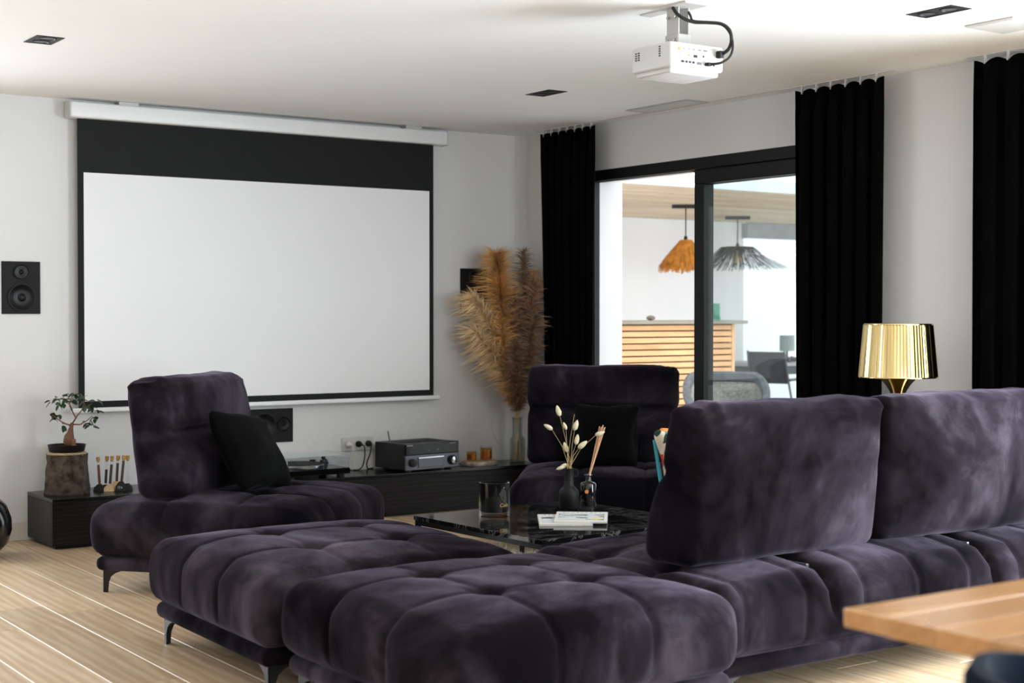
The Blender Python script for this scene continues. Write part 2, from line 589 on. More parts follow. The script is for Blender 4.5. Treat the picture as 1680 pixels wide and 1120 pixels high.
W1 = (5.30, 7.66, 2.205)
W2 = (.2, 4.25, 2.205)
wall_x('wall_right', XR, XR + .235, YF - .3, YB, [W2, W1])
wall_x('wall_left', XL - .25, XL, YF - .3, YB, [])
wall_y('wall_front', YF - .25, YF, XL, XR, [(-.6, 5.4, 2.205)])  # opening added for the rear fill lamp
wall_y('wall_back', YB, YB + .2, XL - .3, XR + .235, [(-.95, 1.85, 2.205)])
struct(MB().box(1.85, 5.86, YB - .014, YB, 0, .105, .003, 1).build('baseboard_back', M_BASEB, smooth=0))
b = MB()
b.box(XR - .014, XR, 4.25, 5.30, 0, .105, .003, 1).box(XR - .014, XR, 7.64, 8.4, 0, .105, .003, 1)
struct(b.build('baseboard_right', M_BASEB, smooth=0))
struct(MB().box(5.865, XR, YB - .03, YB, 0, ZC).build('trim_1', M_WALL, smooth=0))


def bars_x(b, X, t, y0, y1, z0, z1, wd):
    """rectangular frame in the plane X"""
    b.box(X - t / 2, X + t / 2, y0, y1, z1 - wd, z1, .004, 1)
    b.box(X - t / 2, X + t / 2, y0, y1, z0, z0 + wd, .004, 1)
    b.box(X - t / 2, X + t / 2, y0, y0 + wd, z0 + wd, z1 - wd, .004, 1)
    b.box(X - t / 2, X + t / 2, y1 - wd, y1, z0 + wd, z1 - wd, .004, 1)
    return b


# window_1: sliding glazed door, its left half pushed open over the right half
b = MB()
b.box(XR - .004, XR + .14, W1[0], W1[1], 2.135, 2.205, .004, 1)
b.box(XR - .004, XR + .04, W1[1] - .010, W1[1], 0, 2.135, .002, 1)
b.box(XR - .004, XR + .14, W1[0], W1[0] + .05, 0, 2.135, .004, 1)
b.box(XR - .004, XR + .14, W1[0] + .05, W1[1] - .035, -.015, .012)
win = struct(b.build('window_1', M_FRAME, smooth=0))
win['label'] = 'black framed sliding glass door to the terrace, left half slid open'
for X, y0, y1 in ((XR + .035, 5.35, 6.70), (XR + .10, 5.35, 6.735)):
    b = MB(); bars_x(b, X, .05, y0, y1, .012, 2.135, .085)
    s = b.build('sash', M_FRAME, win, smooth=0)
    MB().box(X - .004, X + .004, y0 + .085, y1 - .085, .097, 2.05).build('pane', M_GLASSWIN, s, smooth=0)
b = MB()
b.box(XR + .012, XR + .02, 6.665, 6.68, .7, 1.3, .002, 1)
b.build('seal_strip', M_CHROME, win, smooth=0)
MB().box(XR + .03, XR + .09, 6.74, 7.64, 2.128, 2.136).build('top_rail', M_CHROME, win, smooth=0)

b = MB(); bars_x(b, XR + .08, .08, W2[0], W2[1], 0, 2.205, .06)
b.box(XR + .04, XR + .12, 2.16, 2.26, .06, 2.145)
win2 = struct(b.build('window_2', M_FRAME, smooth=0))
for y0, y1 in ((.26, 2.16), (2.26, 4.19)):
    MB().box(XR + .075, XR + .085, y0, y1, .06, 2.145).build('pane', M_GLASS, win2, smooth=0)
b = MB()
for a, c in ((-.95, -.89), (.40, .50), (1.79, 1.85)):
    b.box(a, c, YB + .06, YB + .14, 0, 2.205)
b.box(-.95, 1.85, YB + .06, YB + .14, 2.145, 2.205).box(-.95, 1.85, YB + .06, YB + .14, 0, .06)
win3 = struct(b.build('window_3', M_FRAME, smooth=0))
for a, c in ((-.89, .40), (.50, 1.79)):
    MB().box(a, c, YB + .095, YB + .105, .06, 2.145).build('pane', M_GLASS, win3, smooth=0)

b = MB()
for a, c in ((-.6, -.54), (1.38, 1.44), (3.36, 3.42), (5.34, 5.4)):
    b.box(a, c, YF - .14, YF - .06, 0, 2.205)
b.box(-.6, 5.4, YF - .14, YF - .06, 2.145, 2.205).box(-.6, 5.4, YF - .14, YF - .06, 0, .06)
added_win = struct(b.build('added_rear_window', M_FRAME, smooth=0))  # unseen glazing, added along with the rear fill lamp
for a, c in ((-.54, 1.38), (1.44, 3.36), (3.42, 5.34)):
    MB().box(a, c, YF - .105, YF - .095, .06, 2.145).build('pane', M_GLASS, added_win, smooth=0)

# ------------------------------------------------------------------ velvet seating
def seat_cushion(hx, hy, z0, z1, xs, ys, crown=.046, seam=.012, val=.006, pit=.034, slots=(), seed=0.0, dens=84):
    hz = (z1 - z0) / 2

    def fn(p, n):
        x, y, z = p
        if n.z < -.6:
            return p + Vector((0, 0, hz + z0))
        top = max(0.0, n.z); ax, ay = abs(n.x), abs(n.y)
        t = (z + hz) / (2 * hz)
        fade = min(1.0, t * 2.2 + .15)
        sx = sum(g(x - a, .011) for a in xs); sy = sum(g(y - a, .011) for a in ys)
        vx = sum(g(x - a, .055) for a in xs); vy = sum(g(y - a, .055) for a in ys)
        d = (seam * sx + val * vx) * (top * .55 + ay * fade * .75) + (seam * sy + val * vy) * (top * .55 + ax * fade * .75)
        for a in xs:
            for c in ys:
                d += pit * top * math.exp(-((x - a) ** 2 + (y - c) ** 2) / .045 ** 2)
        for a in slots:
            k = max(0.0, min(1.0, (y - .02) / .2)) * max(0.0, min(1.0, (t - .35) / .3))
            d += (.055 * g(x - a, .016) + .02 * g(x - a, .05)) * k * (top + ay)
        q = p - n * d
        q.z += crown * max(0, 1 - (x / hx) ** 4) * max(0, 1 - (y / hy) ** 4) * top
        bul = .020 * (1 - (2 * t - 1) ** 2)
        q.x += n.x * bul; q.y += n.y * bul
        side = 1 - top
        wr = nz3(x * 16 + seed, y * 16, z * 6 + seed) * .0028 * side + nz3(x * 5 + seed, y * 5, z * 5) * .006
        q += n * wr
        q.z += hz + z0
        return q
    nx = max(dens, int(dens * hx / .52)); ny = dens
    return soft_box(hx, hy, hz, .062, nx, ny, 16, fn)


def leg_mesh(b, sx, sy, x, y, h):
    """slim blade foot with a curved gusset along both rails"""
    prof = [(0, 0), (.018, 0), (.022, .045), (.032, .070), (.055, .088), (.105, h + .004), (0, h + .004)]
    b.prism([(px * sx, pz) for px, pz in prof], .010, T(x, y, 0))
    b.prism([(px * sy, pz) for px, pz in prof], .010, T(x, y, 0) @ RZ(90))


def backrest(parent, xc, hx, seed, lean=.10, yb=.20, z0=.43, hz=.275):
    hy = .105

    def fn(p, n):
        x, y, z = p
        t = (z + hz) / (2 * hz)
        q = p.copy()
        fr = max(0.0, -n.y); bk = max(0.0, n.y); ax = abs(n.x)
        q.y *= 1.12 - .40 * t
        flat = max(0, 1 - (abs(x) / hx) ** 3)
        # lumbar roll below, head cushion above the cross seam
        q.y -= fr * (.085 * math.exp(-((t - .26) / .26) ** 2) + .030 * math.exp(-((t - .80) / .2) ** 2)) * (.35 + .65 * flat)
        q.y += fr * .050 * g(t - .56, .035) * (.4 + .6 * flat)
        q.y += bk * (.085 * max(0, 1 - (x / hx) ** 2) * (.4 + .6 * math.sin(math.pi * min(1, max(0, t)))))
        # side panels draw in at the seam, top corners sag a little
        q.x -= math.copysign(1, x) * ax * .012 * g(t - .56, .05)
        q.z -= .010 * max(0, abs(x) / hx - .75) * 4 * max(0, n.z)
        # gathered corner wrinkles and soft creases
        cr = max(0, t - .72) / .28 * max(0, abs(x) / hx - .6) / .4
        q += n * (nz3(x * 34 + seed, y * 8, z * 9) * .016 * cr)
        q += n * (nz3(x * 5 + seed, y * 6, z * 3.6 + seed) * .007 + nz3(x * 13 + seed, 3.1, z * 9) * .0025)
        # top piping ridge
        q += n * .006 * g(t - .93, .02) * (fr + bk)
        q.y += lean * t * 1.0
        return q
    v, f = soft_box(hx, hy, hz, .045, 56, 14, 44, fn)
    o = MB().raw(v, f).build('backrest', M_VELVET, parent, 180, (xc, yb, z0 + hz))
    return o


def module(name, label, cat, cx, cy, rz, hx=.525, hy=.525, xs=None, ys=None, backs=(), group=None, slots=(), seed=0.0):
    t = thing(name, label, cat, (cx, cy, 0), rz, group)
    xs = [-hx / 3, hx / 3] if xs is None else xs
    ys = [-hy / 3, hy / 3] if ys is None else ys
    v, f = seat_cushion(hx, hy, .158, .405, xs, ys, slots=slots, seed=seed)
    MB().raw(v, f).build('seat_cushion', M_VELVET, t, 180)
    b = MB(); b.box(-hx + .012, hx - .012, -hy + .012, hy - .012, .100, .166, .030, 4)
    b.build('base_rail', M_VELVET, t)
    for sx in (-1, 1):
        for sy in (-1, 1):
            b = MB(); leg_mesh(b, -sx, -sy, sx * (hx - .045), sy * (hy - .045), .102)
            b.build('leg', M_BLKMETAL, t, 0)
    for (xc, bhx, sd) in backs:
        backrest(t, xc, bhx, sd)
    return t


module('ottoman', 'tufted plum-grey velvet ottoman whose left side faces the bare plank floor', 'ottoman', 2.63, 4.99, -1, seed=1.0)
module('ottoman', 'tufted plum-grey velvet ottoman nearest the camera, cut by the bottom of the picture', 'ottoman', 2.66, 3.89, 0, seed=8.0)
ch = module('armless_armchair', 'dark velvet armless armchair under the left half of the projection screen', 'armchair', 3.006, 6.61, 41, backs=[(0, .475, 3.0)], seed=15.0)
ch2 = module('armless_armchair', 'dark velvet armless armchair beside the pampas vase, back to the glass door', 'armchair', 5.15, 6.45, -39.7, backs=[(-.065, .432, 11.0)], seed=22.0)
cx = 4.27
loc = [-(X - cx) for X in (3.32, 3.60, 3.88, 4.16, 4.44, 4.72, 5.00, 5.22)]
sofa = module('sofa', 'long plum-grey velvet sofa with two backrests turned to the camera', 'sofa', cx, 4.02, 180, hx=1.05, hy=.53,
              xs=loc, ys=[-.19, .16], backs=[(.545, .455, 31.0), (-.42, .495, 44.0)], slots=[-(3.74 - cx), -(4.59 - cx)], seed=30.0)
for X in (3.745, 4.60):
    b = MB(); b.box(-.008, .008, .08, .40, .40, .415, .003, 1, T(-(X - cx), 0, 0))
    o = b.build('support_arm', M_GREYMET, sofa, 0); o['label'] = 'bright steel arm carrying the backrest'


# ------------------------------------------------------------------ loose cushions
def pillow(name, label, mat, hw, hh, th, M, seed, cat='cushion'):
    def fn(p, n):
        x, y, z = p
        u, v = x / hw, z / hh
        k = max(0.0, (1 - abs(u) ** 2.4)) ** .5 * max(0.0, (1 - abs(v) ** 2.4)) ** .5
        q = Vector((x * (1 - .07 * (1 - v * v)), y / th * th * (.10 + .90 * k), z * (1 - .07 * (1 - u * u))))
        q += n * (nz3(x * 6 + seed, y * 6, z * 6) * .020)
        return q
    v, f = soft_box(hw, th, hh, .02, 30, 4, 30, fn)
    t = thing(name, label, cat)
    t.matrix_world = M
    body = MB().raw(v, f).build('cover', mat, t, 180)
    return t, body


t, _ = pillow('throw_cushion', 'fluffy black cushion leaning on the armchair under the screen', M_PILLOW, .225, .200, .095,
              T(3.006, 6.61, 0) @ RZ(41) @ T(-.12, -.085, .628) @ RX(-30) @ RY(7), 1)
t, _ = pillow('throw_cushion', 'square black cushion on the armchair beside the pampas vase', M_PILLOW, .182, .180, .075,
              T(5.15, 6.45, 0) @ RZ(-39.7) @ T(-.045, -.075, .600) @ RX(-15) @ RY(2), 5)
t, body = pillow('throw_cushion', 'bright patterned cushion peeping out behind the sofa backrest', M_PATCH, .23, .22, .075,
                 T(3.755, 4.12, .635) @ RX(-14), 9)
b = MB(); b.tube([(-.20, 0, .215), (-.1, 0, .208), (0, 0, .207), (.1, 0, .208), (.20, 0, .215)], .014)
o = b.build('top_piping', M_ORANGEC, t); o['label'] = 'orange piping'
b = MB(); b.tube([(-.222, .02, .19), (-.215, .03, .05), (-.215, .03, -.06), (-.222, .02, -.19)], .007)
o = b.build('side_piping', M_TEALC, t); o['label'] = 'teal piping'

# ------------------------------------------------------------------ curtains
def curtain(label, ytop, ybot, npl, seed, X=5.835):
    """ytop and ybot: (far end, near end) along the wall at the head and at the hem"""
    t = thing('curtain', label, 'curtain', (X, (ytop[0] + ytop[1]) / 2, 0), 0, 'black curtains at the glazed doors')
    ym = (ytop[0] + ytop[1]) / 2
    NU, NV = npl * 14, 34
    verts, faces = [], []
    for j in range(NV + 1):
        tz = j / NV
        z = .015 + (2.468 - .015) * tz
        hd = max(0, (tz - .93) / .07)
        for i in range(NU + 1):
            u = i / NU
            blend = tz ** 1.5
            # waist slightly narrower below the heading
            a = ytop[0] * blend + ybot[0] * (1 - blend); c = ytop[1] * blend + ybot[1] * (1 - blend)
            y = a + (c - a) * u
            ph = 2 * math.pi * npl * u + .5 * nz3(u * 3 + seed, tz * 1.3, 0)
            amp = .034 * (1 - .45 * hd) * (.8 + .35 * nz3(u * 4, seed, tz * .8))
            s = math.sin(ph)
            xx = amp * (s if hd < .2 else math.copysign(abs(s) ** 1.5, s))
            yy = .018 * math.sin(2 * ph) * (1 - hd)
            zz = z + (.010 * math.cos(ph) * hd if j == NV else 0)
            verts.append((xx, y + yy - ym, zz))
    for j in range(NV):
        for i in range(NU):
            p = j * (NU + 1) + i
            faces.append((p, p + 1, p + NU + 2, p + NU + 1))
    o = MB().raw(verts, faces).build('curtain_cloth', M_CURTAIN, t, 180)
    m = o.modifiers.new('thickness', 'SOLIDIFY'); m.thickness = .005; m.offset = 0
    for k in range(npl):
        y = ytop[0] + (ytop[1] - ytop[0]) * (k + .5) / npl - ym
        MB().box(-.006, .006, y - .004, y + .004, 2.455, 2.4955).build('glider', M_WHITEPL, t, 0)
    return t


curtain('black curtain behind the pampas grass in the room corner', (8.10, 7.50), (8.03, 7.53), 7, 1.0)
curtain('black curtain between the glass door and the gold lamp', (5.745, 5.125), (5.72, 5.14), 6, 5.0)
curtain('black curtain at the right edge of the picture', (4.575, 3.55), (4.575, 3.6), 8, 9.0)
for y0, y1, lb in ((5.05, 8.15, 'white curtain track on the ceiling above the glass door'), (.2, 4.62, 'white curtain track on the ceiling at the right edge')):
    t = thing('curtain_track', lb, 'curtain rail', (5.835, (y0 + y1) / 2, 2.4955))
    h = (y1 - y0) / 2
    b = MB(); b.box(-.009, .009, -h, h, 0, .0045)
    b.build('rail', M_WHITEPL, t, 0)

# ------------------------------------------------------------------ projection screen
t = thing('projection_screen', 'pull-down projection screen in a white case on the back wall', 'screen', (3.985, YB, 0))
x0, x1 = 2.735 - 3.985, 5.25 - 3.985
MB().box(x0, x1, -.11, -.012, 2.388, 2.478, .012, 3).build('case', M_WHITEMET, t)
for xb in (-.90, 1.02):
    MB().box(xb - .06, xb + .06, -.085, 0, 2.472, 2.5, .003, 1).build('bracket', M_WHITEPL, t, 0)
for xe in (x0 - .004, x1 - .006):
    MB().box(xe, xe + .010, -.108, -.012, 2.386, 2.482, .004, 1).build('end_cap', M_WHITEPL, t, 0)
MB().box(2.787 - 3.985, 5.166 - 3.985, -.0615, -.060, .735, 2.40).build('border_cloth', M_SCRBLK, t, 0)
MB().box(2.823 - 3.985, 5.133 - 3.985, -.0630, -.0616, .774, 2.083).build('picture_area', M_SCREEN, t, 0)
MB().box(2.742 - 3.985, 5.211 - 3.985, -.072, -.050, .708, .736, .008, 3).build('bottom_bar', M_WHITEMET, t)

# ------------------------------------------------------------------ wall speakers
def wall_speaker(label, cx, cz, w_, h_, woofer, tweet, wr, tr):
    t = thing('wall_speaker', label, 'speaker', (cx, YB, cz), 0, 'speakers set into the screen wall')
    MB().box(-w_ / 2, w_ / 2, -.008, 0, -h_ / 2, h_ / 2, .002, 1).build('baffle', M_SPKPANEL, t, 0)
    for nm, (dx, dz), r in (('woofer', woofer, wr), ('tweeter', tweet, tr)):
        M = T(dx, -.008, dz) @ RX(90)
        d = MB().lathe([(r, 0), (r, .005), (r * .96, .010), (r * .86, .009), (r * .80, .004), (r * .45, .003), (r * .3, .002), (r * .28, .004), (r * .15, .010), (0, .012)], 40, M).build(nm, M_CONE, t, 50)
        MB().lathe([(r * 1.0, .0045), (r * 1.0, .0085), (r * .95, .0105), (r * .93, .0085)], 40, M).build('surround', M_RUBBER, d, 50)
    for sx in (-1, 1):
        for sz in (-1, 1):
            MB().cyl((sx * w_ * .41, -.0095, sz * h_ * .30), (sx * w_ * .41, -.007, sz * h_ * .30), .004, seg=10).build('screw', M_RUBBER, t, 0)
    return t


wall_speaker('black wall speaker at the left edge, big cone below small cone', 2.4825, 1.4225, .215, .295, (.002, -.055), (0, .088), .078, .045)
wall_speaker('black wall speaker lying sideways under the projection screen', 4.018, .580, .294, .211, (-.052, .003), (.084, .008), .078, .045)
wall_speaker('black wall speaker half hidden by the pampas grass', 5.520, 1.434, .215, .295, (.002, -.055), (0, .088), .078, .045)

# ------------------------------------------------------------------ low media units
def bench(name, label, x0, x1, y0, y1, z0, z1, cat='cabinet', doors=1):
    t = thing(name, label, cat, ((x0 + x1) / 2, (y0 + y1) / 2, 0))
    hx, hy = (x1 - x0) / 2, (y1 - y0) / 2
    MB().box(-hx + .03, hx - .03, -hy + .04, hy - .03, 0, z0 + .005).build('plinth', M_BLKMETAL, t, 0)
    MB().box(-hx + .001, hx - .001, -hy + .019, hy, z0, z1 - .018, .002, 1).build('carcass', M_BLKWOOD, t, 0)
    MB().box(-hx, hx, -hy, hy, z1 - .018, z1, .003, 2).build('top_board', M_BLKLAQ, t, 0)
    for k in range(doors):
        a = -hx + 2 * hx * k / doors; c = -hx + 2 * hx * (k + 1) / doors
        MB().box(a + .0015, c - .0015, -hy + .001, -hy + .019, z0, z1 - .020, .0015, 1).build('door', M_BLKWOOD, t, 0)
    return t


bench('low_cabinet', 'small low black cabinet carrying the log and the corked tubes', 2.505, 3.40, 7.975, 8.42, .022, .275)
bench('media_console', 'long low black media console under the screen', 3.55, 5.84, 8.075, 8.42, .022, .272, 'console', 1)
ZT = .272

# ------------------------------------------------------------------ receiver
t = thing('av_receiver', 'dark grey home cinema receiver with two knobs on the console', 'receiver', (4.955, 8.222, ZT), 7.0)
hw, d0, d1 = .2175, -.145, .183
MB().box(-hw + .004, hw - .004, d0 + .012, d1, .016, .180, .004, 2).build('casing', M_GREYDRK, t, 0)
for k in range(10):
    MB().box(-.15 + k * .033, -.135 + k * .033, -.06, .10, .1795, .1812).build('vent_slot', M_RUBBER, t, 0)
MB().box(-hw, hw, d0, d0 + .014, .014, .108, .004, 2).build('lower_fascia', M_GREYMET, t, 0)
MB().box(-hw, hw, d0, d0 + .014, .109, .182, .004, 2).build('display_fascia', M_GLOSSBLK, t, 0)
fl_ = MB().box(-.118, .088, d0 - .005, d0 + .003, .028, .094, .003, 2).build('flap', M_GREYMET, t, 0)
MB().box(-.118, .088, d0 - .0075, d0 - .0045, .086, .0945, .001, 1).build('flap_lip', M_CHROME, fl_, 0)
for kx, kr in ((-.165, .024), (.160, .029)):
    k = MB().lathe([(kr * 1.12, 0), (kr * 1.12, .004), (kr, .005), (kr * .97, .022), (kr * .9, .024), (0, .023)], 32, T(kx, d0, .062) @ RX(90)).build('knob', M_GREYDRK, t, 40)
    MB().lathe([(kr * .78, .0245), (kr * .7, .026), (0, .0255)], 32, T(kx, d0, .062) @ RX(90)).build('knob_cap', M_CHROME if kx > 0 else M_GREYDRK, k, 40)
for sx in (-1, 1):
    for sy in (-.10, .11):
        MB().cyl((sx * .16, sy, 0), (sx * .16, sy, .018), .022, seg=20).build('foot', M_RUBBER, t)
FM = RX(90)
text_mesh('maker_mark', 'YAMAHA', .0125, M_WHTXT, t, T(-.183, d0 - .0006, .171) @ FM)
text_mesh('series_mark', 'AVENTAGE', .009, M_WHTXT, t, T(.165, d0 - .0006, .171) @ FM)
for px_, pw in ((-.175, .010), (-.03, .012), (.045, .018)):
    MB().box(px_ - pw / 2, px_ + pw / 2, d0 - .0008, d0 + .001, .133, .138).build('indicator', M_GREYMET, t, 0)
MB().tube([(-.125, .14, .18), (-.130, .145, .21), (-.136, .148, .245)], .0035).build('antenna', M_RUBBER, t)

# ------------------------------------------------------------------ turntable
t = thing('turntable', 'record player under a clear dust cover on the console', 'turntable', (4.165, 8.245, ZT))
MB().box(-.215, .215, -.165, .155, .020, .058, .006, 2).build('plinth', M_GLOSSBLK, t, 0)
for sx in (-1, 1):
    for sy in (-1, 1):
        MB().cyl((sx * .17, sy * .12, 0), (sx * .17, sy * .12, .022), .024, seg=18).build('foot', M_RUBBER, t)
MB().lathe([(0, .058), (.148, .058), (.150, .062), (.150, .078), (.146, .081), (0, .081)], 48, T(-.05, 0, 0)).build('platter', M_CHROME, t, 40)
rec = MB().lathe([(.004, .0812), (.145, .0812), (.1455, .083), (.145, .0842), (.004, .0842)], 48, T(-.05, 0, 0)).build('slipmat', M_RUBBER, t, 40)
MB().cyl((-.05, 0, .08), (-.05, 0, .094), .0035).build('spindle', M_CHROME, t)
MB().cyl((.155, .075, .058), (.155, .075, .088), .028, .022, 24).build('arm_pivot', M_GREYDRK, t)
arm = MB().tube([(.175, .12, .100), (.155, .075, .100), (.135, .0, .097), (.105, -.075, .095), (.080, -.105, .092)], .0045).build('tonearm', M_RUBBER, t)
MB().cyl((.165, .098, .100), (.178, .125, .100), .013, seg=16).build('counterweight', M_GREYDRK, arm)
MB().box(.066, .090, -.122, -.098, .085, .093, .002, 1).build('headshell', M_RUBBER, arm, 0)
b = MB()
th = .003; X0, X1, Y0, Y1, Z0, Z1 = -.213, .213, -.163, .153, .060, .138
b.box(X0, X1, Y0, Y1, Z1 - th, Z1).box(X0, X1, Y0, Y0 + th, Z0, Z1 - th).box(X0, X1, Y1 - th, Y1, Z0, Z1 - th)
b.box(X0, X0 + th, Y0 + th, Y1 - th, Z0, Z1 - th).box(X1 - th, X1, Y0 + th, Y1 - th, Z0, Z1 - th)
b.build('dust_cover', M_ACRYL, t, 0)
e = MB()
e.tube([(X0, Y0, Z1), (X1, Y0, Z1)], .0016, 6).tube([(X1, Y0, Z0), (X1, Y0, Z1)], .0016, 6).tube([(X0, Y0, Z0), (X0, Y0, Z1)], .0016, 6)
e.tube([(X1, Y0, Z1), (X1, Y1, Z1)], .0016, 6).tube([(X1, Y1, Z0), (X1, Y1, Z1)], .0016, 6)
e.build('cover_edge', M_WHITEPL, t)
for sx in (-.12, .12):
    MB().box(sx - .018, sx + .018, .150, .166, .045, .085, .002, 1).build('hinge', M_RUBBER, t, 0)

# ------------------------------------------------------------------ wall socket, plugs and leads
t = thing('socket_plate', 'white triple wall socket above the console beside the receiver', 'socket', (4.625, YB, .437))
MB().box(-.115, .115, -.010, 0, -.045, .045, .006, 2).build('plate', M_WHITEPL, t, 0)
for dx in (-.072, 0, .072):
    MB().lathe([(.025, .0095), (.025, .012), (.022, .012), (.020, .0035), (0, .0035)], 28, T(dx, 0, 0) @ RX(90)).build('socket_well', M_WHITEPL, t, 40)


def lead(name, label, mat, x, path):
    t = thing(name, label, 'plug', (x, YB - .012, .437))
    MB().lathe([(.019, 0), (.020, .012), (.017, .026), (.009, .034), (.006, .046), (0, .047)], 24, RX(90)).build('plug_body', mat, t, 45)
    pts = [Vector(p) for p in path]
    MB().tube(smooth(pts), .0042, 8).build('cord', mat, t)


lead('power_plug', 'white plug and cord in the left socket above the console', M_CABLEW, 4.553,
     [(0, -.046, 0), (.006, -.054, -.012), (.008, -.050, -.05), (.006, -.042, -.10), (.008, -.040, -.158), (.02, -.02, -.161), (.05, -.01, -.161)])
lead('power_plug', 'black plug and cord hanging left of the receiver', M_RUBBER, 4.625,
     [(0, -.046, 0), (.010, -.060, -.010), (.016, -.060, -.04), (.014, -.055, -.10), (.0, -.05, -.145), (-.03, -.05, -.161), (-.07, -.03, -.161), (-.12, -.01, -.161)])
lead('power_plug', 'black plug and cord half hidden behind the receiver', M_RUBBER, 4.697,
     [(0, -.046, 0), (-.004, -.05, -.02), (-.012, -.045, -.07), (-.03, -.04, -.12), (-.02, -.03, -.158), (0, -.02, -.161), (.03, -.015, -.161)])

# ------------------------------------------------------------------ jars on a slice of wood
t = thing('wood_slice', 'live-edge wood slice under the two amber jars', 'tray', (5.43, 8.235, ZT))
pts = []
for k in range(40):
    a = 2 * math.pi * k / 40
    r = 1 + .05 * nz3(math.cos(a) * 2, math.sin(a) * 2, 4)
    pts.append((.135 * r * math.cos(a), .085 * r * math.sin(a)))
b = MB()
rings = [[(x_ * sc, y_ * sc, z) for x_, y_ in pts] for sc, z in ((.96, 0), (1.0, .006), (1.0, .020), (.97, .0255))]
vs = [p for r in rings for p in r]; fs = []
for a in range(3):
    for k in range(40):
        j = (k + 1) % 40
        fs.append((a * 40 + k, a * 40 + j, (a + 1) * 40 + j, (a + 1) * 40 + k))
b.raw(vs, fs + [tuple(range(39, -1, -1))])
b.build('bark_rim', plain('pale_birch_bark', (.50, .44, .38), .9, 0, .2, .6, 16, .5, 60), t, 50)
b = MB(); b.raw([(x_ * .965, y_ * .965, .0256) for x_, y_ in pts] + [(x_ * .95, y_ * .95, .027) for x_, y_ in pts],
                [(k, (k + 1) % 40, 40 + (k + 1) % 40, 40 + k) for k in range(40)] + [tuple(range(40, 80))])
b.build('sawn_face', M_LOGEND, t, 0)


def jar(label, x, y, r, h, lid):
    t = thing('candle_jar', label, 'jar', (x, y, ZT + .0275))
    MB().lathe([(0, 0), (r * .95, 0), (r, .004), (r, h), (r * .93, h), (r * .93, .008), (0, .008)], 28).build('glass_body', M_GLASSAMB, t, 40)
    MB().lathe([(0, .0085), (r * .9, .0085), (r * .9, h * .78), (0, h * .76)], 28, flute=9, famp=.0015).build('wax_fill', M_AMBERWAX, t, 40)
    if lid:
        MB().lathe([(r * .93, h - .004), (r * 1.03, h), (r * 1.03, h + .012), (r * .97, h + .016), (0, h + .016)], 28).build('lid', M_GLASSSMK, t, 40)
    else:
        MB().lathe([(r * 1.0, h - .002), (r * 1.06, h), (r * 1.06, h + .005), (r * .92, h + .005)], 28).build('rim', M_GLASSSMK, t, 40)
        MB().tube([(0, 0, h * .74), (.001, 0, h * .95)], .001).build('wick', M_RUBBER, t)
    return t


jar('taller amber glass jar on the wood slice', 5.495, 8.245, .041, .080, True)
jar('smaller amber glass jar on the wood slice, nearer the receiver', 5.385, 8.255, .034, .058, False)

# ------------------------------------------------------------------ tall vase with pampas grass
VX, VY = 5.735, 8.225
t = thing('glass_vase', 'tall smoky glass bottle vase holding the pampas grass', 'vase', (VX, VY, ZT))
MB().lathe([(0, .0), (.050, 0), (.054, .006), (.054, .150), (.050, .165), (.036, .178), (.034, .190), (.034, .285), (.038, .296), (.038, .302), (.030, .302), (.030, .185), (.046, .165), (.050, .150), (.050, .008), (0, .008)], 40).build('bottle', M_GLASSSMK, t, 60)
MB().lathe([(.0385, .292), (.040, .298), (.0385, .304), (.036, .306)], 40).build('lip', M_GLASSSMK, t, 60)


def pampas(label, tip, mid, wid, plen, mat, n, seed, droop=(0, 0)):
    """stem from inside the vase through mid to tip, feathery plume on the upper plen of its length"""
    rng = random.Random(seed)
    t = thing('pampas_stem', label, 'dried grass', (VX, VY, ZT + .012), 0, 'pampas stems in the tall glass vase')
    a0 = rng.random() * 6.28
    p0 = Vector((.028 * math.cos(a0), .028 * math.sin(a0), .0))
    pn = Vector((-.012 * math.cos(a0), -.012 * math.sin(a0), .30))
    tip = Vector(tip) - Vector((VX, VY, ZT + .012)); mid = Vector(mid) - Vector((VX, VY, ZT + .012))

    def curve(s):
        if s < .25:
            return p0.lerp(pn, s / .25)
        u = (s - .25) / .75
        c = mid * 2 - (pn + tip) / 2
        return pn * (1 - u) ** 2 + c * 2 * u * (1 - u) + tip * u * u
    N = 22
    MB().tube([curve(i / N) for i in range(N + 1)], [.0032 - .0018 * i / N for i in range(N + 1)], 6).build('stem', M_STRAW, t)
    vs, fs = [], []
    for k in range(n):
        q = rng.random()
        s = 1 - plen * (1 - q)
        p = curve(min(1, s)); tg = (curve(min(1, s + .02)) - curve(max(.26, s - .03))).normalized()
        env = .45 + .55 * math.sin(math.pi * min(1, .06 + .80 * q)) ** .8
        ang = rng.random() * 6.283
        u = tg.orthogonal().normalized(); v = tg.cross(u)
        rad = (u * math.cos(ang) + v * math.sin(ang))
        ln = wid * (.40 + .95 * rng.random() ** 1.4) * env * (1 + .35 * nz3(s * 14, ang * 1.2, seed))
        d = (rad * .95 + tg * .85 + Vector((rng.gauss(0, .28), rng.gauss(0, .28), rng.gauss(0, .28)))).normalized()
        dr = Vector((droop[0], droop[1], -.55)) * ln * .5
        q1 = p + d * ln * .55 + dr * .25
        q2 = p + d * ln * 1.05 + rad * ln * .15 + dr
        wv = d.cross(Vector((rng.uniform(-1, 1), rng.uniform(-1, 1), rng.uniform(-1, 1)))).normalized()
        wd = .0018 + .0016 * rng.random()
        i = len(vs)
        vs += [p - wv * wd * .4, p + wv * wd * .4, q1 - wv * wd, q1 + wv * wd, q2]
        fs += [(i, i + 1, i + 3, i + 2), (i + 2, i + 3, i + 4)]
    o = MB().raw(vs, fs).build('plume', mat, t, 180)
    o['kind'] = 'stuff'
    return t


